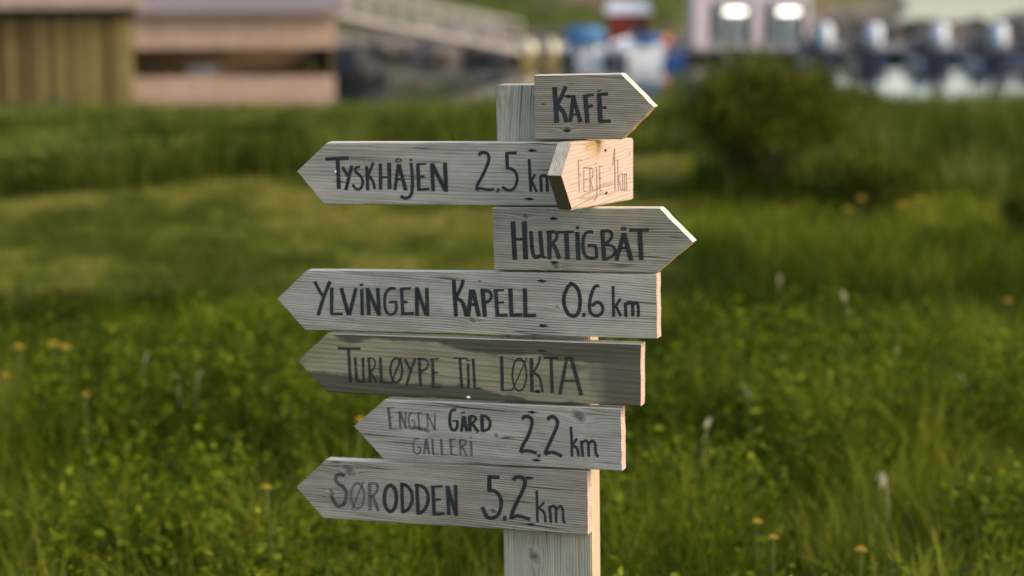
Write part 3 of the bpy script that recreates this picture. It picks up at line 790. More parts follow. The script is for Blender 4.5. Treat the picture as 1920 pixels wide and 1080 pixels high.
# tall strip beyond the lawn
x, y = scatter(84000, 12.4, 20.0, lambda y: -(0.27 * y + 2.4), lambda y: 0.27 * y + 2.4)
k = (y > 12.7 + 0.62 * np.clip(x + 0.26 * 12.6, 0, 4.0)) | (x > EDGE(y) + .1)
x, y = x[k], y[k]
h = (0.26 + .26 * vnoise(x, y, 25, .8)) * rng.uniform(.5, 1.2, len(x)) * np.interp(y, [12, 14, 18, 20], [1, 1, .95, .7])
h *= np.interp(x, [-3.0, -1.5, 0.5, 2.0], [.56, .72, .70, .88])
o = blades('tall_grass', x, y, h, rng.uniform(.009, .018, len(x)), 0.45, tint_of(x, y, .42, .8, 39), M_TALL, 3)
tag(o, 'dense strip of tall grass beyond the lawn, before the shore', 'grass', kind='stuff')
x, y = scatter(26000, 20, 54, lambda y: -(0.27 * y + 2), lambda y: 0.27 * y + 2)
o = blades('slope_grass', x, y, rng.uniform(.12, .32, len(x)), rng.uniform(.02, .04, len(x)), 0.5, tint_of(x, y, .4, .8, 41), M_TALL, 2)
tag(o, 'grass on the slope running down to the water', 'grass', kind='stuff')

# broad leafy herbs among the near grass
nC = 5000
hxp, hyp = scatter(nC * 2, 3.9, 7.6, L0, R0)
kk = vnoise(hxp, hyp, 51, 2.2) > .47
hxp, hyp = hxp[kk], hyp[kk]
cent = []; sz = []; ti = []
for i in range(len(hxp)):
    nl = rng.integers(10, 24); hh = rng.uniform(.12, .36)
    rr = np.abs(rng.normal(0, .05, nl)); aa = rng.uniform(0, 6.28, nl)
    zz = height(hxp[i], hyp[i]) + hh * rng.uniform(.35, 1, nl)
    cent.append(np.stack([hxp[i] + rr * np.cos(aa), hyp[i] + rr * np.sin(aa), zz], 1)); sz.append(rng.uniform(.014, .036, nl)); ti.append(np.clip(rng.normal(.12 + .6 * rng.random(), .15, nl), 0, 1))
cent = np.concatenate(cent); V, FL, SZ, TT = leaf_cloud(cent, np.concatenate(sz), rng, .2, np.concatenate(ti))
o = link('meadow_herbs', mesh_np('meadow_herbs', V, FL, SZ, TT), M_HERB)
tag(o, 'low leafy herbs growing through the meadow grass', 'herbs', kind='stuff')

# ---------------------------------------------------------------- single plants
def from_head(px, py, h):
    """ground spot of a plant of height h whose top is seen at a photo pixel"""
    r = ray(px, py); d = (CAM_H - h) / -r.z
    return Vector((r.x * d, r.y * d, 0))

def flower(px, py, h, size, label):
    p = from_head(px, py, h); zg = float(height(p.x, p.y)); t = thing('yellow_flower', label, 'flower', (p.x, p.y, zg), rng.uniform(0, 6.28), 'yellow meadow flowers')
    lx = rng.uniform(-.03, .03)
    bm = bmesh.new(); tube(bm, [(lx * 2, 0, 0), (lx * .6, .005, h * .5), (0, 0, h)], [.003, .0025, .002], 5)
    link('stem', bm_mesh(bm, 'stem'), M_GSTEM, t)
    bm = bmesh.new(); n = 16
    for lay, (r0, up) in enumerate(((1.0, .12), (.75, .3), (.45, .5))):
        for k in range(n):
            a = 2 * math.pi * (k + lay * .5) / n; wv = .16
            c = Vector((0, 0, h)); d = Vector((math.cos(a), math.sin(a), 0)); s = Vector((-math.sin(a), math.cos(a), 0))
            pts = [c + Vector((0, 0, .002 * lay)), c + d * size * r0 * .6 + s * size * wv + Vector((0, 0, size * up * .6)), c + d * size * r0 + Vector((0, 0, size * up)), c + d * size * r0 * .6 - s * size * wv + Vector((0, 0, size * up * .6))]
            bm.faces.new([bm.verts.new(q) for q in pts])
    link('flower_head', bm_mesh(bm, 'flower_head'), M_YELLOW, t)

FL_LAB = 'yellow dandelion-like flower on a thin stem in the meadow'
for (px, py, h, s) in ((1615, 1022, .27, .016), (1420, 968, .28, .014), (1450, 998, .27, .014), (160, 737, .29, .014), (10, 705, .29, .014),
                       (500, 905, .33, .013), (1890, 560, .30, .02)):
    flower(px, py, h, s, FL_LAB)
flower(675, 775, .34, .018, 'yellow flower beside the tip of the ENGEN GÅRD board')
for (px, py) in ((100, 648), (122, 655), (34, 655)):
    flower(px, py, .30, .024, 'large yellow flower head standing above the near grass, before the lawn')
for (px, py) in ((1725, 368), (1615, 368), (1690, 380), (1590, 392)):
    flower(px, py, .30, .032, 'small yellow flower in the grass under the low shrub')

def dry_stalk(px, py, h, wd, curl, label, head=False, group='pale dry grass stalks'):
    p = from_head(px, py, h); zg = float(height(p.x, p.y))
    n = 9; V = []; 
    for k in range(n):
        t = k / (n - 1); cxk = curl * (t ** 2) * (1 if t < .8 else 1.15); ck = h * (math.sin(t * (1.57 + abs(curl) * 3)) if not head else t)
        ww = wd * (.16 + .84 * math.sin(math.pi * min(max((t - .62) / .38, 0), .93)))
        V.append((cxk - curl - ww / 2, .006 * math.sin(k), ck)); V.append((cxk - curl + ww / 2, .006 * math.sin(k) + .004, ck))
    fl = []; 
    for k in range(n - 1): fl += [2 * k, 2 * k + 1, 2 * k + 3, 2 * k + 2]
    me = mesh_np('dry_grass_stalk', np.array(V), np.array(fl), np.full(n - 1, 4), np.full(len(V), rng.uniform(.4, .9)))
    o = link('dry_grass_stalk', me, M_DRY, None, (p.x, p.y, zg)); tag(o, label, 'dry grass', group)
DL = 'pale dry grass stalk standing among the green meadow grass'
for (px, py, h, wd, cu) in ((1332, 768, .27, .016, .02), (1398, 712, .28, .015, -.02), (1462, 520, .30, .010, .0), (1577, 548, .28, .010, -.03), (278, 660, .28, .011, .02), (322, 695, .27, .007, -.03),
                            (380, 688, .27, .008, .03), (1795, 690, .27, .007, -.05), (1690, 640, .27, .006, .03)):
    dry_stalk(px, py, h, wd, cu, DL)
for (px, py, h, wd, cu) in ((1650, 872, .25, .016, -.03), (1660, 880, .24, .009, .02), (1640, 882, .24, .007, -.05)):
    dry_stalk(px, py, h, wd, cu, 'whitish folded dry blade drooping in a tuft', group='drooping whitish blades')

# ---------------------------------------------------------------- bushes
def bush(px, py_base, d, wid, hei, n, leaf, label, seed, mat=M_BUSH, name='bush', zc=.52, base=None):
    rnd = np.random.default_rng(seed)
    X0 = xat(px, d); zg = float(height(X0, d)) if base is None else base
    t = thing(name, label, 'bush', (X0, d, zg))
    # lumpy crown: leaves around the ends of many twigs
    nt = max(40, n // 26); tw = []
    bm = bmesh.new()
    for i in range(nt):
        u = rnd.normal(0, 1, 3); u /= np.linalg.norm(u); u[2] = abs(u[2]) * 1.1 - .25
        rr = rnd.uniform(.45, 1.0) ** .6
        lump = 0.80 + .26 * math.sin(u[0] * 5 + seed) * math.sin(u[2] * 6 + seed) + .20 * rnd.normal()
        e = np.array([u[0] * wid / 2 * rr * lump, u[1] * wid / 2 * rr * lump, hei * zc + u[2] * hei * (1 - zc) * rr * lump * 1.05]); e[2] = max(e[2], .03)
        tw.append(e)
        if i % 3 == 0:
            s = Vector((rnd.uniform(-.04, .04), rnd.uniform(-.04, .04), 0)); E = Vector(e); mid = s.lerp(E, .5) + Vector((0, 0, .06 * hei))
            tube(bm, [s, mid, E], [.009 * hei + .003, .005 * hei + .002, .0015], 4)
    link('stems', bm_mesh(bm, 'stems'), M_STEM, t)
    tw = np.array(tw); ii = rnd.integers(0, nt, n)
    cl = rnd.normal(0, 1, (n, 3)) * np.array([wid * .055, wid * .055, hei * .055])
    c = tw[ii] + cl; c[:, 2] = np.maximum(c[:, 2], .01)
    tt = np.clip(rnd.normal(.40, .24, nt)[ii] + rnd.normal(0, .12, n), 0, 1)
    V, FL, SZ, TT = leaf_cloud(c, rnd.uniform(.6, 1.2, n) * leaf, rnd, .25, tt)
    link('foliage', mesh_np('foliage', V, FL, SZ, TT), mat, t)
    return t
bush(1420, 340, 12.8, 1.14, 0.92, 20000, .034, 'big round dark green bush behind the meadow, before the moored boats', 5)
bush(1640, 370, 11.9, 0.74, 0.40, 5000, .03, 'low dark shrub beside the big round bush', 9)
bush(1955, 440, 10.5, 0.50, 0.44, 3500, .03, 'dark leafy shrub at the meadow edge away from the round bush', 13)
bush(1560, 200, 17.0, 0.9, 0.42, 3000, .035, 'leafy shrub behind the big round bush, above the water edge', 15)
WC = ('before the wide dark boulder of the ochre shed', 'before the corner between ochre and pinkish sheds', 'before the middle of the pinkish shed', 'before the open end of the pinkish shed', 'before the gangway')
for i, (px, d, wd, he) in enumerate(((60, 13.6, 1.1, .24), (250, 14.2, 1.2, .28), (420, 14.4, 1.0, .29), (560, 15.2, 1.1, .36), (720, 16.0, 1.2, .32))):
    b = bush(px, 0, d, wd, he, 2600, .045, 'leafy weed clump in the tall grass, ' + WC[i], 40 + i, M_TALL, 'weed_clump'); b['category'] = 'weeds'; b['group'] = 'weed clumps beyond the lawn'

# ================================================================= BUILDINGS
def slat_mat(name, a, b, c2):
    m = Mat(name); x, y, z = m.obj(); r = m.rand()
    n = m.noise(x * 40.0 + r * 50.0, y * 40.0, z * 2.5, 3.0)
    c = m.mix(r, a, b); c = m.mix((r * 7.31)._m('FRACT').step(.75, .8) * .8, c, c2)
    c = m.mix(n.step(.35, .75) * .5, c, tuple(v * .55 for v in a))
    m.color(c).rough(.8, .2); return m.mat
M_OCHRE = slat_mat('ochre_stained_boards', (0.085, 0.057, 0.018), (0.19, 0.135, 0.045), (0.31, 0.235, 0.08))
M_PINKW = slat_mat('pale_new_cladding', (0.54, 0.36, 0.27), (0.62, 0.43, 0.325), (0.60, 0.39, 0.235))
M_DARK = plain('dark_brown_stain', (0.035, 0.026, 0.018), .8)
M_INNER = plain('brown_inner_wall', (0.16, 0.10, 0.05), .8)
M_ROOF = plain('mauve_grey_roofing', (0.17, 0.132, 0.118), .8, .12, 2.0)
M_FASC = plain('pinkish_fascia', (0.30, 0.215, 0.17), .8)
M_STONE = plain('grey_stone', (0.20, 0.185, 0.165), .9, .3, 1.5)
M_GREYW = plain('silver_grey_timber', (0.15, 0.135, 0.12), .85, .25, 3.0)
M_ALU = plain('dull_aluminium', (0.50, 0.48, 0.45), .5, .1, 3.0)

def clad_row(parent, xs, wd, y0, z0, z1, mat, th=.022, name='wall_board'):
    shared = None
    for i, xx in enumerate(xs):
        dz = random.uniform(-.012, .012)
        if shared is None:
            bm = bmesh.new(); bbox(bm, -wd / 2, wd / 2, 0, th, z0, z1, .003); shared = bm_mesh(bm, name); shared.materials.append(mat)
        o = bpy.data.objects.new(name, shared); COL.objects.link(o); o.parent = parent
        o.location = (xx, y0 - (.012 if i % 2 else 0) - random.uniform(0, .004), dz)

# ochre shed: face turned so its side wall stays hidden
D1 = 36.0; rx = xat(264, D1)
sh1 = thing('boat_shed', 'ochre vertical-board shed by the slope with plants along its foot', 'shed', (rx, D1, -1.75), math.radians(10.5))
zw = at(264, 29, D1).z + 1.75
box('wall', (-5.6, 0, .06, 3.6, 0, zw + .06), M_DARK, sh1)
clad_row(sh1, [-.06 - .125 * i for i in range(45)], .088, .03, .05, zw, M_OCHRE)
rf = box('roof', (-5.9, .22, -.42, 4.0, zw + .22, zw + .34), M_ROOF, sh1, .02)
box('fascia', (-5.9, .22, -.45, -.425, zw + .15, zw + .36), M_FASC, rf)
box('eave_beam', (-5.7, .06, -.10, .055, zw - .02, zw + .145), M_DARK, sh1)
# pale clad kiosk building with a long open hatch, face turned to the evening sun
D2 = 45.0; px0, px1 = xat(268, D2), xat(634, D2)
wl = px1 - px0
zgr = -2.45
sh2 = thing('long_shed', 'pale pinkish clad shed with a long dark opening and grey roof', 'shed', (px1, D2, zgr), math.radians(7.5))
zz = lambda py: at(450, py, D2).z - zgr
LW = wl + 1.6
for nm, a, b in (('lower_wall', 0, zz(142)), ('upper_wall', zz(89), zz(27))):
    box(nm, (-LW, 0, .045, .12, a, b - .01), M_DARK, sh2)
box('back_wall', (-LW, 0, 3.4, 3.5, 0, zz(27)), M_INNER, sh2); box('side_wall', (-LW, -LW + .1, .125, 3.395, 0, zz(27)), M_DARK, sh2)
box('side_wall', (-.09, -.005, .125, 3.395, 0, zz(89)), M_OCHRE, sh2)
for q in (-.06,): box('corner_post', (q - .05, q + .05, .13, .23, 0, zz(27)), M_OCHRE, sh2)
xs = [-.035 - .074 * i for i in range(int(LW / .074))]
clad_row(sh2, xs, .054, .018, .02, zz(142), M_PINKW); clad_row(sh2, xs, .054, .018, zz(89), zz(27), M_PINKW)
r2 = bmesh.new()
vsr = [r2.verts.new(v) for v in ((-LW - .2, -.3, zz(27) + .01), (.2, -.3, zz(27) + .01), (.2, 3.6, zz(27) + .9), (-LW - .2, 3.6, zz(27) + .9), (-LW - .2, -.3, zz(27) + .10), (.2, -.3, zz(27) + .10), (.2, 3.6, zz(27) + 1.0), (-LW - .2, 3.6, zz(27) + 1.0))]
for q in ((0, 1, 5, 4), (1, 2, 6, 5), (2, 3, 7, 6), (3, 0, 4, 7), (4, 5, 6, 7), (3, 2, 1, 0)): r2.faces.new([vsr[i] for i in q])
bmesh.ops.recalc_face_normals(r2, faces=r2.faces); link('roof', bm_mesh(r2, 'roof'), M_ROOF, sh2)
for q, m_, wq, hq in ((-2.85, M_STONE, .7, .22), (-3.85, M_DARK, .16, .35), (-1.6, M_DARK, .9, .12), (-.45, M_OCHRE, .3, .3)):
    o = box('storage_crate', (-wq / 2, wq / 2, -.2, .2, 0, hq), m_, None, .02)
    o.matrix_world = Matrix.Translation((px1, D2, zgr)) @ Matrix.Rotation(math.radians(7), 4, 'Z') @ Matrix.Translation((q, .7, 0))
    sc_z = zz(142) - .02
    o.scale.z = 1; o.location.z = zgr + sc_z
    tag(o, {-2.85: 'pale grey low crate inside the long opening of the pinkish shed', -3.85: 'narrow dark box at the ochre shed end of the long opening', -1.6: 'long dark low crate inside the opening of the pinkish shed', -.45: 'brown crate at the open end of the pinkish shed'}[q], 'crate')
    tb = box('crate_stand', (-wq / 2 + .02, wq / 2 - .02, -.18, .18, -sc_z, -.001), M_DARK, o)

# ================================================================= HARBOUR
DECK = -2.66
DK = 79.0
dock = thing('floating_dock', 'long grey floating dock with the huts and moored boats', 'dock', (xat(960, DK), DK, 0))
xL, xR = xat(950, DK) - xat(960, DK), xat(2250, DK) - xat(960, DK)
bm = bmesh.new()
nb = int((xR - xL) / .6); sh_ = None
for i in range(nb):
    if sh_ is None:
        b2 = bmesh.new(); bbox(b2, -.29, .29, -.3, 6.0, DECK - .05, DECK, .006); sh_ = bm_mesh(b2, 'deck_plank'); sh_.materials.append(M_GREYW)
    o = bpy.data.objects.new('deck_plank', sh_); COL.objects.link(o); o.parent = dock; o.location = (xL + .3 + i * .6, 0, 0)
box('float', (xL, xR, -.2, 5.9, WATER_Z - .3, DECK - .052), M_DARK, dock)
for i in range(8):
    xx = xL + 1.2 + i * (xR - xL - 2) / 7
    bm = bmesh.new(); tube(bm, [(xx, -.45, WATER_Z - 1), (xx, -.45, DECK + .75)], .11, 10)
    link('pile', bm_mesh(bm, 'pile'), M_GREYW, dock)
bm.free() if False else None

# stone breakwater beyond the dock
DP = 90.0
x0p, x1p = xat(1490, DP), xat(2350, DP)
bw = thing('stone_breakwater', 'low dark brown stone breakwater beyond the outboard boats', 'breakwater', ((x0p + x1p) / 2, DP, WATER_Z))
hw = (x1p - x0p) / 2
bx = np.linspace(-hw, hw, 60); by = np.linspace(-3, 3, 13); BX, BY = np.meshgrid(bx, by)
BZ = -.9 + (2.1 + .35 * (vnoise(BX, BY, 61, .5) - .5)) * np.exp(-(BY / 2.0) ** 2) * np.clip((BX + hw) / 1.5, 0, 1) + .3 * (vnoise(BX, BY, 62, 1.6) - .5)
idx = np.arange(60 * 13).reshape(13, 60); Qb = np.stack([idx[:-1, :-1], idx[:-1, 1:], idx[1:, 1:], idx[1:, :-1]], -1).reshape(-1, 4)
M_BRK = plain('dark_breakwater_stone', (0.075, 0.06, 0.047), .9, .45, 1.2); M_BRKL = plain('pale_breakwater_stone', (0.20, 0.17, 0.13), .9, .3, 1.2)
link('rubble_core', mesh_np('rubble_core', np.stack([BX.ravel(), BY.ravel(), BZ.ravel()], 1), Qb.ravel(), np.full(len(Qb), 4)), M_BRK, bw)
BREAK = (bw, hw)

# gangway
M_GANG = plain('dull_brown_grey_gangway', (0.38, 0.335, 0.30), .8, .2, 3.0)
ga, gb = at(585, 12, 68), at(978, 92, 75)
gw = thing('gangway', 'long pale gangway with railings sloping down to the floating dock', 'gangway', ga)
dv = gb - ga
bm = bmesh.new(); side = Vector((-dv.y, dv.x, 0)).normalized()
def bar(bm, a, b, r, n=6): tube(bm, [a, b], r, n)
wg = 1.1
nbp = 16
for i in range(nbp):
    pass
bm.free()
npk = 40; shp = None
for i in range(npk):
    t = (i + .5) / npk
    if shp is None:
        b2 = bmesh.new(); L_ = dv.length / npk
        u = dv.normalized()
        vv = []
        for (a, s_, zt_) in ((-.47, 0, 0), (.47, 0, 0), (.47, 1, 0), (-.47, 1, 0), (-.47, 0, -.12), (.47, 0, -.12), (.47, 1, -.12), (-.47, 1, -.12)):
            vv.append(b2.verts.new(u * a * L_ + side * (s_ * wg) + Vector((0, 0, zt_))))
        for q in ((0, 1, 2, 3), (7, 6, 5, 4), (0, 4, 5, 1), (1, 5, 6, 2), (2, 6, 7, 3), (3, 7, 4, 0)): b2.faces.new([vv[k] for k in q])
        bmesh.ops.recalc_face_normals(b2, faces=b2.faces); shp = bm_mesh(b2, 'deck_plank'); shp.materials.append(M_GANG)
    o = bpy.data.objects.new('deck_plank', shp); COL.objects.link(o); o.parent = gw; o.location = dv * t
for s_ in (0, 1):
    bm = bmesh.new(); off = side * (s_ * wg)
    for hh, rr in ((.5, .03), (.95, .04)): bar(bm, off + Vector((0, 0, hh)), dv + off + Vector((0, 0, hh)), rr)
    bar(bm, off + Vector((0, 0, -.1)), dv + off + Vector((0, 0, -.1)), .10)
    link('handrail', bm_mesh(bm, 'handrail'), M_GANG, gw)
    for i in range(13):
        bm = bmesh.new(); bar(bm, dv * (i / 12) + off + Vector((0, 0, -.1)), dv * (i / 12) + off + Vector((0, 0, .95)), .03)
        link('railing_post', bm_mesh(bm, 'railing_post'), M_GANG, gw)
# quay the gangway starts from (behind the pale shed)
q = at(585, 12, 68)
box_o = thing('stone_quay', 'rough stone quay where the gangway starts', 'quay', (q.x - 3.2, q.y + .6, 0))
bm = bmesh.new(); bbox(bm, -4.0, 3.2, -1.6, 6, WATER_Z - 1.2, q.z - .03, .12, 2); link('quay_wall', bm_mesh(bm, 'quay_wall'), M_STONE, box_o)

# shore boulders
def rock_mesh(seed, n=2):
    r = random.Random(seed); bm = bmesh.new(); bmesh.ops.create_icosphere(bm, subdivisions=n, radius=1.0)
    ax = [Vector((r.uniform(-1, 1), r.uniform(-1, 1), r.uniform(-1, 1))).normalized() for _ in range(9)]; ds = [r.uniform(.55, .9) for _ in range(9)]
    for v in bm.verts:
        for a_, d_ in zip(ax, ds):
            k_ = v.co.dot(a_)
            if k_ > d_: v.co -= a_ * (k_ - d_)
        v.co *= r.uniform(.96, 1.04)
    return bm_mesh(bm, 'boulder')
M_ROCK = plain('brown_grey_rock', (0.12, 0.098, 0.078), .9, .45, 2.0); M_ROCKD = plain('black_wet_rock', (0.016, 0.016, 0.017), .7, .3, 2.0)
rocks = []
for i in range(4):
    me = rock_mesh(i); me.materials.append(M_ROCK); rocks.append(me)
bmesh_ = [rock_mesh(30 + i) for i in range(4)]
for i, me in enumerate(bmesh_): me.materials.append(M_BRKL if i == 3 else M_BRK)
rb_ = random.Random(5)
for i in range(70):
    o = link('stone', bmesh_[rb_.choice((0, 0, 1, 1, 2, 2, 3))], None, BREAK[0], (rb_.uniform(-BREAK[1] + .8, BREAK[1]), rb_.uniform(-1.7, .6), rb_.uniform(.0, .85)), rb_.uniform(0, 6))
    k_ = rb_.uniform(.3, .62); o.scale = (k_ * 1.3, k_, k_ * .8)
dark = rock_mesh(77); dark.materials.append(M_ROCKD)
rr_ = random.Random(12)
for i in range(34):
    px = 630 + i * 10.5 + rr_.uniform(-6, 6); d = rr_.uniform(78, 84); s_ = rr_.uniform(.35, .95)
    o = link('boulder', rocks[i % 4], None, None, (xat(px, d), d, WATER_Z + rr_.uniform(-.05, .15) + (d - 78) * .13), rr_.uniform(0, 6))
    o.scale = (s_ * 1.3, s_, s_ * .75); tag(o, 'brown grey boulder on the far bank behind the gangway', 'boulder', 'boulders behind the gangway')
for (px, d, s_, lab) in ((668, 66, .95, 'large black rock at the water by the pale shed'), (705, 67.5, .6, 'smaller black rock beside the large black rock')):
    o = link('boulder', dark, None, None, (xat(px, d), d, WATER_Z + .35 * s_), 1.1); o.scale = (s_, s_, s_ * 1.15); tag(o, lab, 'boulder')
for i, (px, d, wd, he) in enumerate(((760, 97, 3.0, 2.0), (845, 104, 3.4, 2.6), (1015, 100, 3.0, 1.6), (1120, 106, 4.0, 2.4), (1250, 104, 3.0, 2.2))):
    X0 = xat(px, d); j = int(np.argmin(np.abs(hy - d))); i2 = int(np.argmin(np.abs(hx - X0)))
    b = bush(px, 0, d, wd, he, 1500, .22, 'shrub growing on the far green hillside', 70 + i, M_BUSH, 'hillside_shrub', base=float(HZ[j, i2]) - .15); b['group'] = 'shrubs on the far hillside'

for (px, d, s_, lab) in ((125, 34.6, .26, 'dark boulder at the foot of the ochre shed, under its light boards'), (40, 34.2, .42, 'wide dark boulder at the foot of the ochre shed')):
    X0 = xat(px, d); o = link('boulder', dark, None, None, (X0, d, float(height(X0, d)) + .1), .6); o.scale = (s_ * (1.1 if s_ < .3 else 2.0), s_, s_ * (1.25 if s_ < .3 else .5)); tag(o, lab, 'boulder')
# red hut
M_RED = plain('falu_red_boards', (0.23, 0.035, 0.022), .8, .2, 4.0); M_WHITE = plain('white_paint', (0.72, 0.70, 0.69), .5, .06)
DH = 82.0; hxx = xat(1175, DH); hz = at(1175, 25, DH).z - DECK; wdh = 78 / F * DH
hut = thing('red_hut', 'small red hut with a white roof on the dock', 'hut', (hxx, DH, DECK))
box('wall', (-wdh / 2 + .06, wdh / 2 - .06, .0, 1.3, 0, hz), M_RED, hut)
for i in range(11):
    xx = -wdh / 2 + .1 + i * (wdh - .2) / 10
    box('wall_board', (xx - .05, xx + .05, -.022, -.001, .02, hz - .01), M_RED, hut)
bm = bmesh.new(); hz2 = at(1175, 11, DH).z - DECK
bmv = [bm.verts.new(v) for v in ((-wdh / 2 - .08, -.15, hz), (wdh / 2 + .08, -.15, hz), (wdh / 2 + .08, 1.45, hz + .02), (-wdh / 2 - .08, 1.45, hz + .02), (-wdh / 2 + .05, -.15, hz2), (wdh / 2 - .05, -.15, hz2), (wdh / 2 - .05, 1.45, hz2 + .1), (-wdh / 2 + .05, 1.45, hz2 + .1))]
for q in ((0, 1, 5, 4), (1, 2, 6, 5), (2, 3, 7, 6), (3, 0, 4, 7), (4, 5, 6, 7), (3, 2, 1, 0)): bm.faces.new([bmv[i] for i in q])
bmesh.ops.recalc_face_normals(bm, faces=bm.faces); link('roof', bm_mesh(bm, 'roof'), M_WHITE, hut)
dr = box('door', (.12, .62, -.05, -.024, .05, hz - .25), M_DARK, hut); box('handle', (.18, .22, -.09, -.051, .6, .72), M_ALU, dr)

# glass-fronted hut, an emissive box over each of its two doors
M_PALE = plain('pale_pink_paint', (0.56, 0.46, 0.44), .7, .06)
mg = Mat('window_glass'); mg.color((0.75, 0.8, 0.8)).rough(.04, .5); mg.p.inputs['Transmission Weight'].default_value = .95; M_GLASS = mg.mat
me_ = Mat('glowing_box'); me_.p.inputs['Emission Color'].default_value = (1, .93, .78, 1); me_.p.inputs['Emission Strength'].default_value = 1.7; M_GLOW = me_.mat
DG = 80.5; gx0, gx1 = xat(1296, DG), xat(1508, DG); gwid = gx1 - gx0
gh = thing('glass_hut', 'pale pink dock hut with two glass doors and bright glowing boxes above them', 'hut', (gx0, DG, DECK))
gz = lambda py: at(1400, py, DG).z - DECK
gxp = lambda px: xat(px, DG) - gx0
top = 2.75
cols = (1296, 1322, 1401, 1421, 1497, 1508)
for a, b in ((cols[0], cols[1]), (cols[2], cols[3]), (cols[4], cols[5])):
    box('wall_panel', (gxp(a), gxp(b), 0, .14, 0, top), M_PALE, gh)
for a, b in ((cols[1], cols[2]), (cols[3], cols[4])):
    box('lintel', (gxp(a) + .002, gxp(b) - .002, .01, .13, gz(4), top - .002), M_PALE, gh)
    dr = box('glass_door', (gxp(a) + .003, gxp(b) - .003, .05, .10, .02, .12), M_ALU, gh)
    bm = bmesh.new()
    for k in range(3):
        xx = gxp(a) + .03 + (gxp(b) - gxp(a) - .06) * k / 2; bbox(bm, xx - .035, xx + .035, .04, .11, .121, gz(4) - .003)
    link('door_frame', bm_mesh(bm, 'door_frame'), M_DARK, dr)
    box('pane', (gxp(a) + .01, gxp(b) - .01, .07, .08, .122, gz(4) - .004), M_GLASS, dr)
    bm = bmesh.new(); cx_ = (gxp(a) + gxp(b)) / 2 + .16
    bbox(bm, cx_ - .44, cx_ + .44, -.20, -.05, gz(25), gz(17.5), .06, 2); lm = link('glow_box', bm_mesh(bm, 'glow_box'), M_GLOW, gh)
    box('bracket', (cx_ - .05, cx_ + .05, -.049, .045, gz(24), gz(20)), M_ALU, lm)
    box('curtain', (gxp(a) + .35, gxp(b) - .25, .16, .18, .02, gz(6)), M_WHITE, gh)
box('wall', (0, .1, .141, 3, 0, top), M_PALE, gh); box('wall', (gwid - .1, gwid, .141, 3, 0, top), M_PALE, gh); box('back_wall', (.101, gwid - .101, 2.9, 3, 0, top), M_PALE, gh)
box('roof', (-.15, gwid + .15, -.35, 3.2, top + .002, top + .16), M_ROOF, gh, .02)

# ---------------------------------------------------------------- boats
M_HWHITE = plain('white_gelcoat', (0.70, 0.70, 0.69), .35, .05, 2.0, spec=.5); M_HBLUE = plain('navy_gelcoat', (0.02, 0.035, 0.09), .35, .1, 2.0, spec=.5)
M_BLUE = plain('bright_blue_canvas', (0.015, 0.085, 0.24), .7, .15, 3.0); M_LBLUE = plain('sky_blue_canvas', (0.05, 0.14, 0.27), .7, .15, 3.0)
M_COWL = plain('pale_grey_cowling', (0.52, 0.55, 0.58), .35, .05, 3.0, spec=.5); M_BLACK = plain('black_rubber', (0.012, 0.012, 0.014), .6)
M_YELB = plain('yellow_hull', (0.34, 0.25, 0.08), .5, .1); M_CREAM = plain('cream_canvas', (0.62, 0.54, 0.36), .7, .1)
M_ORANGE = plain('orange_buoy', (0.55, 0.16, 0.03), .5); M_BLUEB = plain('blue_barrel', (0.02, 0.07, 0.22), .5)

def hull_mesh(L, B, H, name='hull', flare=1.15, stripe=None, mats=(), bow=True):
    """hull with transom at y=0, bow at y=L; keel at z=-.25"""
    st = [(0, .92, 0), (.25, 1.0, .02), (.5, .98, .04), (.75, .78, .10), (.92, .40, .18), (1.0, .04, .24)]
    bm = bmesh.new(); rows = []
    for t, wv, up in st:
        b = B / 2 * wv
        rows.append([bm.verts.new(p) for p in ((-b * 1.0, t * L, H + up), (-b * .97, t * L, H * .55 + up * .6), (-b * .82, t * L, .0), (-b * .35, t * L, -.22 + up * .4), (0, t * L, -.28 + up * .6), (b * .35, t * L, -.22 + up * .4), (b * .82, t * L, 0), (b * .97, t * L, H * .55 + up * .6), (b * 1.0, t * L, H + up))])
    for a, b in zip(rows, rows[1:]):
        for k in range(8):
            f = bm.faces.new((a[k], a[k + 1], b[k + 1], b[k])); f.material_index = 0 if k in (0, 7) else 1
    f = bm.faces.new(rows[0]); f.material_index = 0
    bm.faces.new(rows[-1][::-1])
    bmesh.ops.recalc_face_normals(bm, faces=bm.faces)
    me = bm_mesh(bm, name, False)
    for m_ in mats: me.materials.append(m_)
    # sheer / deck inset
    b2 = bmesh.new(); dk = []
    for t, wv, up in st:
        b = B / 2 * wv * .96; dk.append([b2.verts.new((-b, t * L, H + up - .12)), b2.verts.new((b, t * L, H + up - .12))])
    for a, b in zip(dk, dk[1:]): b2.faces.new((a[0], a[1], b[1], b[0]))
    r_ = bmesh.ops.extrude_face_region(b2, geom=list(b2.faces)); bmesh.ops.translate(b2, vec=(0, 0, -.03), verts=[v for v in r_['geom'] if isinstance(v, bmesh.types.BMVert)])
    bmesh.ops.recalc_face_normals(b2, faces=b2.faces)
    return me, bm_mesh(b2, 'deck')

def outboard(parent, x, z, cowl, hc=1.16, wc=.27):
    bm = bmesh.new(); bbox(bm, x - wc, x + wc, -.72, -.08, z + .24, z + hc, .10, 3)
    for v in bm.verts:
        if v.co.z > z + .6: v.co.x = x + (v.co.x - x) * .86
    mo = link('outboard_motor', bm_mesh(bm, 'outboard_motor', True), cowl, parent)
    bm = bmesh.new(); bbox(bm, x - .11, x + .11, -.48, -.2, z - .75, z + .279, .03, 1); bbox(bm, x - .16, x + .16, -.54, -.14, z + .10, z + .275, .03); bbox(bm, x - .09, x + .09, -.20, .02, z - .1, z + .16, .01)
    link('leg', bm_mesh(bm, 'leg'), M_BLACK, mo)

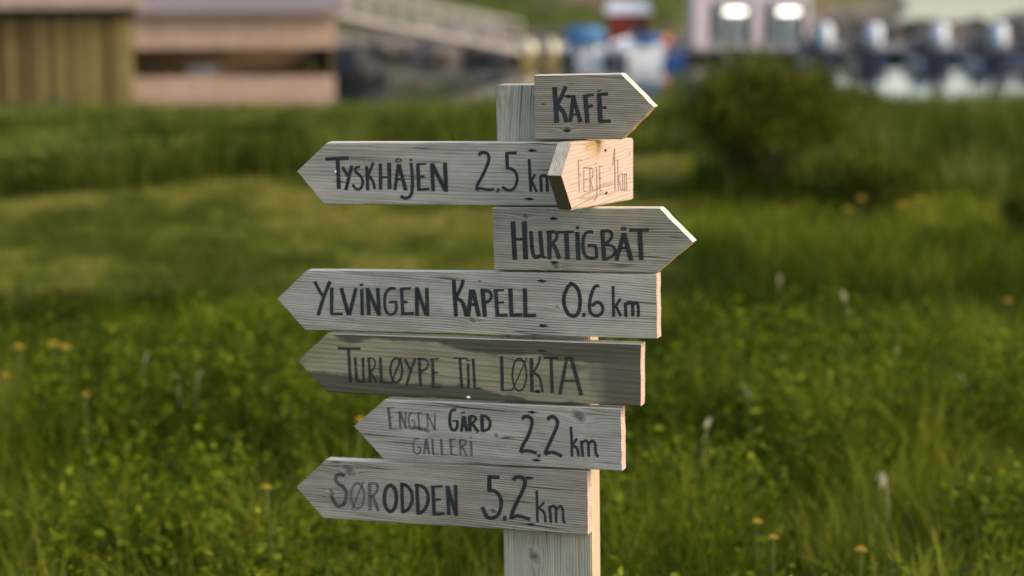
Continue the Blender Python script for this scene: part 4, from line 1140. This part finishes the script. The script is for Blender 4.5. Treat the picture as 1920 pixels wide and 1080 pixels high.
def motorboat(px, d, label, hull=M_HBLUE, rub=M_HWHITE, cowl=M_COWL, B=1.22, rotz=0.0, group=None, console=True):
    t = thing('motorboat', label, 'boat', (xat(px, d), d, WATER_Z), rotz, group)
    hm, dm = hull_mesh(5.2, B, .44, mats=(hull, rub)); link('hull', hm, None, t); link('deck', dm, M_GREYW, t)
    outboard(t, 0, .42, cowl)
    if console:
        box('console', (-.3, .3, 2.2, 2.8, .33, .85), M_BLACK, t, .05)
        c = box('windscreen', (-.3, .3, 2.75, 2.79, .851, 1.05), M_GLASS, t, .01)
    bm = bmesh.new(); bar(bm, Vector((-B / 2 * .95, .3, .56)), Vector((-B / 2 * .97, 2.6, .58)), .03); link('rub_rail', bm_mesh(bm, 'rub_rail'), M_BLACK, t)
    bm = bmesh.new(); bar(bm, Vector((B / 2 * .95, .3, .56)), Vector((B / 2 * .97, 2.6, .58)), .03); link('rub_rail', bm_mesh(bm, 'rub_rail'), M_BLACK, t)
    return t
DB = 74.0
for px, MB in ((1532, 'navy motorboat with pale grey outboard, moored next to the glass hut'), (1622, 'navy motorboat with pale grey outboard, second from the glass hut'), (1742, 'navy motorboat with pale grey outboard, third from the glass hut'),
               (1850, 'navy motorboat with pale grey outboard, fourth from the glass hut'), (1942, 'navy motorboat with pale grey outboard, fifth from the glass hut')):
    motorboat(px, DB, MB, group='outboard boats moored along the dock')

def cabin_boat(px, d, B, H, label, canvas, hull, z1, zt_, cx=0.0, cw=.36):
    t = thing('cabin_boat', label, 'boat', (xat(px, d), d, WATER_Z))
    hm, dm = hull_mesh(5.0, B, H, mats=(hull, hull)); link('hull', hm, None, t); link('deck', dm, M_HWHITE, t)
    bm = bmesh.new(); bbox(bm, -B * .42, B * .42, .7, 2.6, H - .13, z1, .12, 3); link('cabin', bm_mesh(bm, 'cabin', True), M_HWHITE, t)
    bm = bmesh.new(); bbox(bm, cx - B * cw, cx + B * cw, .6, 2.4, z1 - .04, zt_, min(.16, (zt_ - z1) * .4), 3); link('canopy', bm_mesh(bm, 'canopy', True), canvas, t)
    box('window', (-B * .26, B * .26, .66, .699, H + .04, z1 - .06), M_GLASS, t)
    outboard(t, -B * .30, .12, M_COWL if canvas is M_BLUE else M_HBLUE, .62, .17)
    return t
cabin_boat(1196, 75.5, 1.98, .55, 'white cabin boat with a bright blue canopy beside the red hut', M_BLUE, M_HWHITE, .74, .98, .38, .24)
cabin_boat(1096, 76.0, 1.62, .42, 'pale grey boat with a sky blue canopy beside the yellow dinghies', M_LBLUE, M_COWL, .66, 1.28, 0.0, .46)
for px, lab in ((992, 'yellow dinghy with cream cover at the foot of the gangway'), (1034, 'yellow dinghy with cream cover beside the sky blue canopy boat')):
    t = thing('dinghy', lab, 'dinghy', (xat(px, 75.5), 75.5, WATER_Z))
    hm, dm = hull_mesh(2.6, .68, .30, mats=(M_YELB, M_YELB)); link('hull', hm, None, t); link('deck', dm, M_YELB, t)
    bm = bmesh.new(); bbox(bm, -.31, .31, .05, 1.6, .20, .88, .2, 3); link('cover', bm_mesh(bm, 'cover', True), M_CREAM, t)
p = at(1247, 76, DK); bm = bmesh.new(); bmesh.ops.create_uvsphere(bm, u_segments=16, v_segments=10, radius=.24); bmesh.ops.scale(bm, vec=(1, 1, 1.2), verts=bm.verts)
bo = thing('mooring_buoy', 'orange buoy on the dock beside the white cabin boat', 'buoy', (p.x, DK + .1, DECK)); link('float_ball', bm_mesh(bm, 'ball', True), M_ORANGE, bo, (0, 0, .28))
bm = bmesh.new(); tube(bm, [(0, 0, .55), (0, 0, .68)], .05, 8); link('eye', bm_mesh(bm, 'eye'), M_BLACK, bo)
t = thing('rowing_boat', 'small blue rowing boat between the white cabin boat and the glass hut', 'boat', (xat(1258, 75.5), 75.5, WATER_Z))
hm, dm = hull_mesh(3.4, .9, .40, mats=(M_BLUEB, M_BLUEB)); link('hull', hm, None, t); link('deck', dm, M_GREYW, t); box('seat', (-.36, .36, 1.0, 1.25, .28, .34), M_GREYW, t); box('seat', (-.36, .36, 2.0, 2.2, .29, .35), M_GREYW, t)
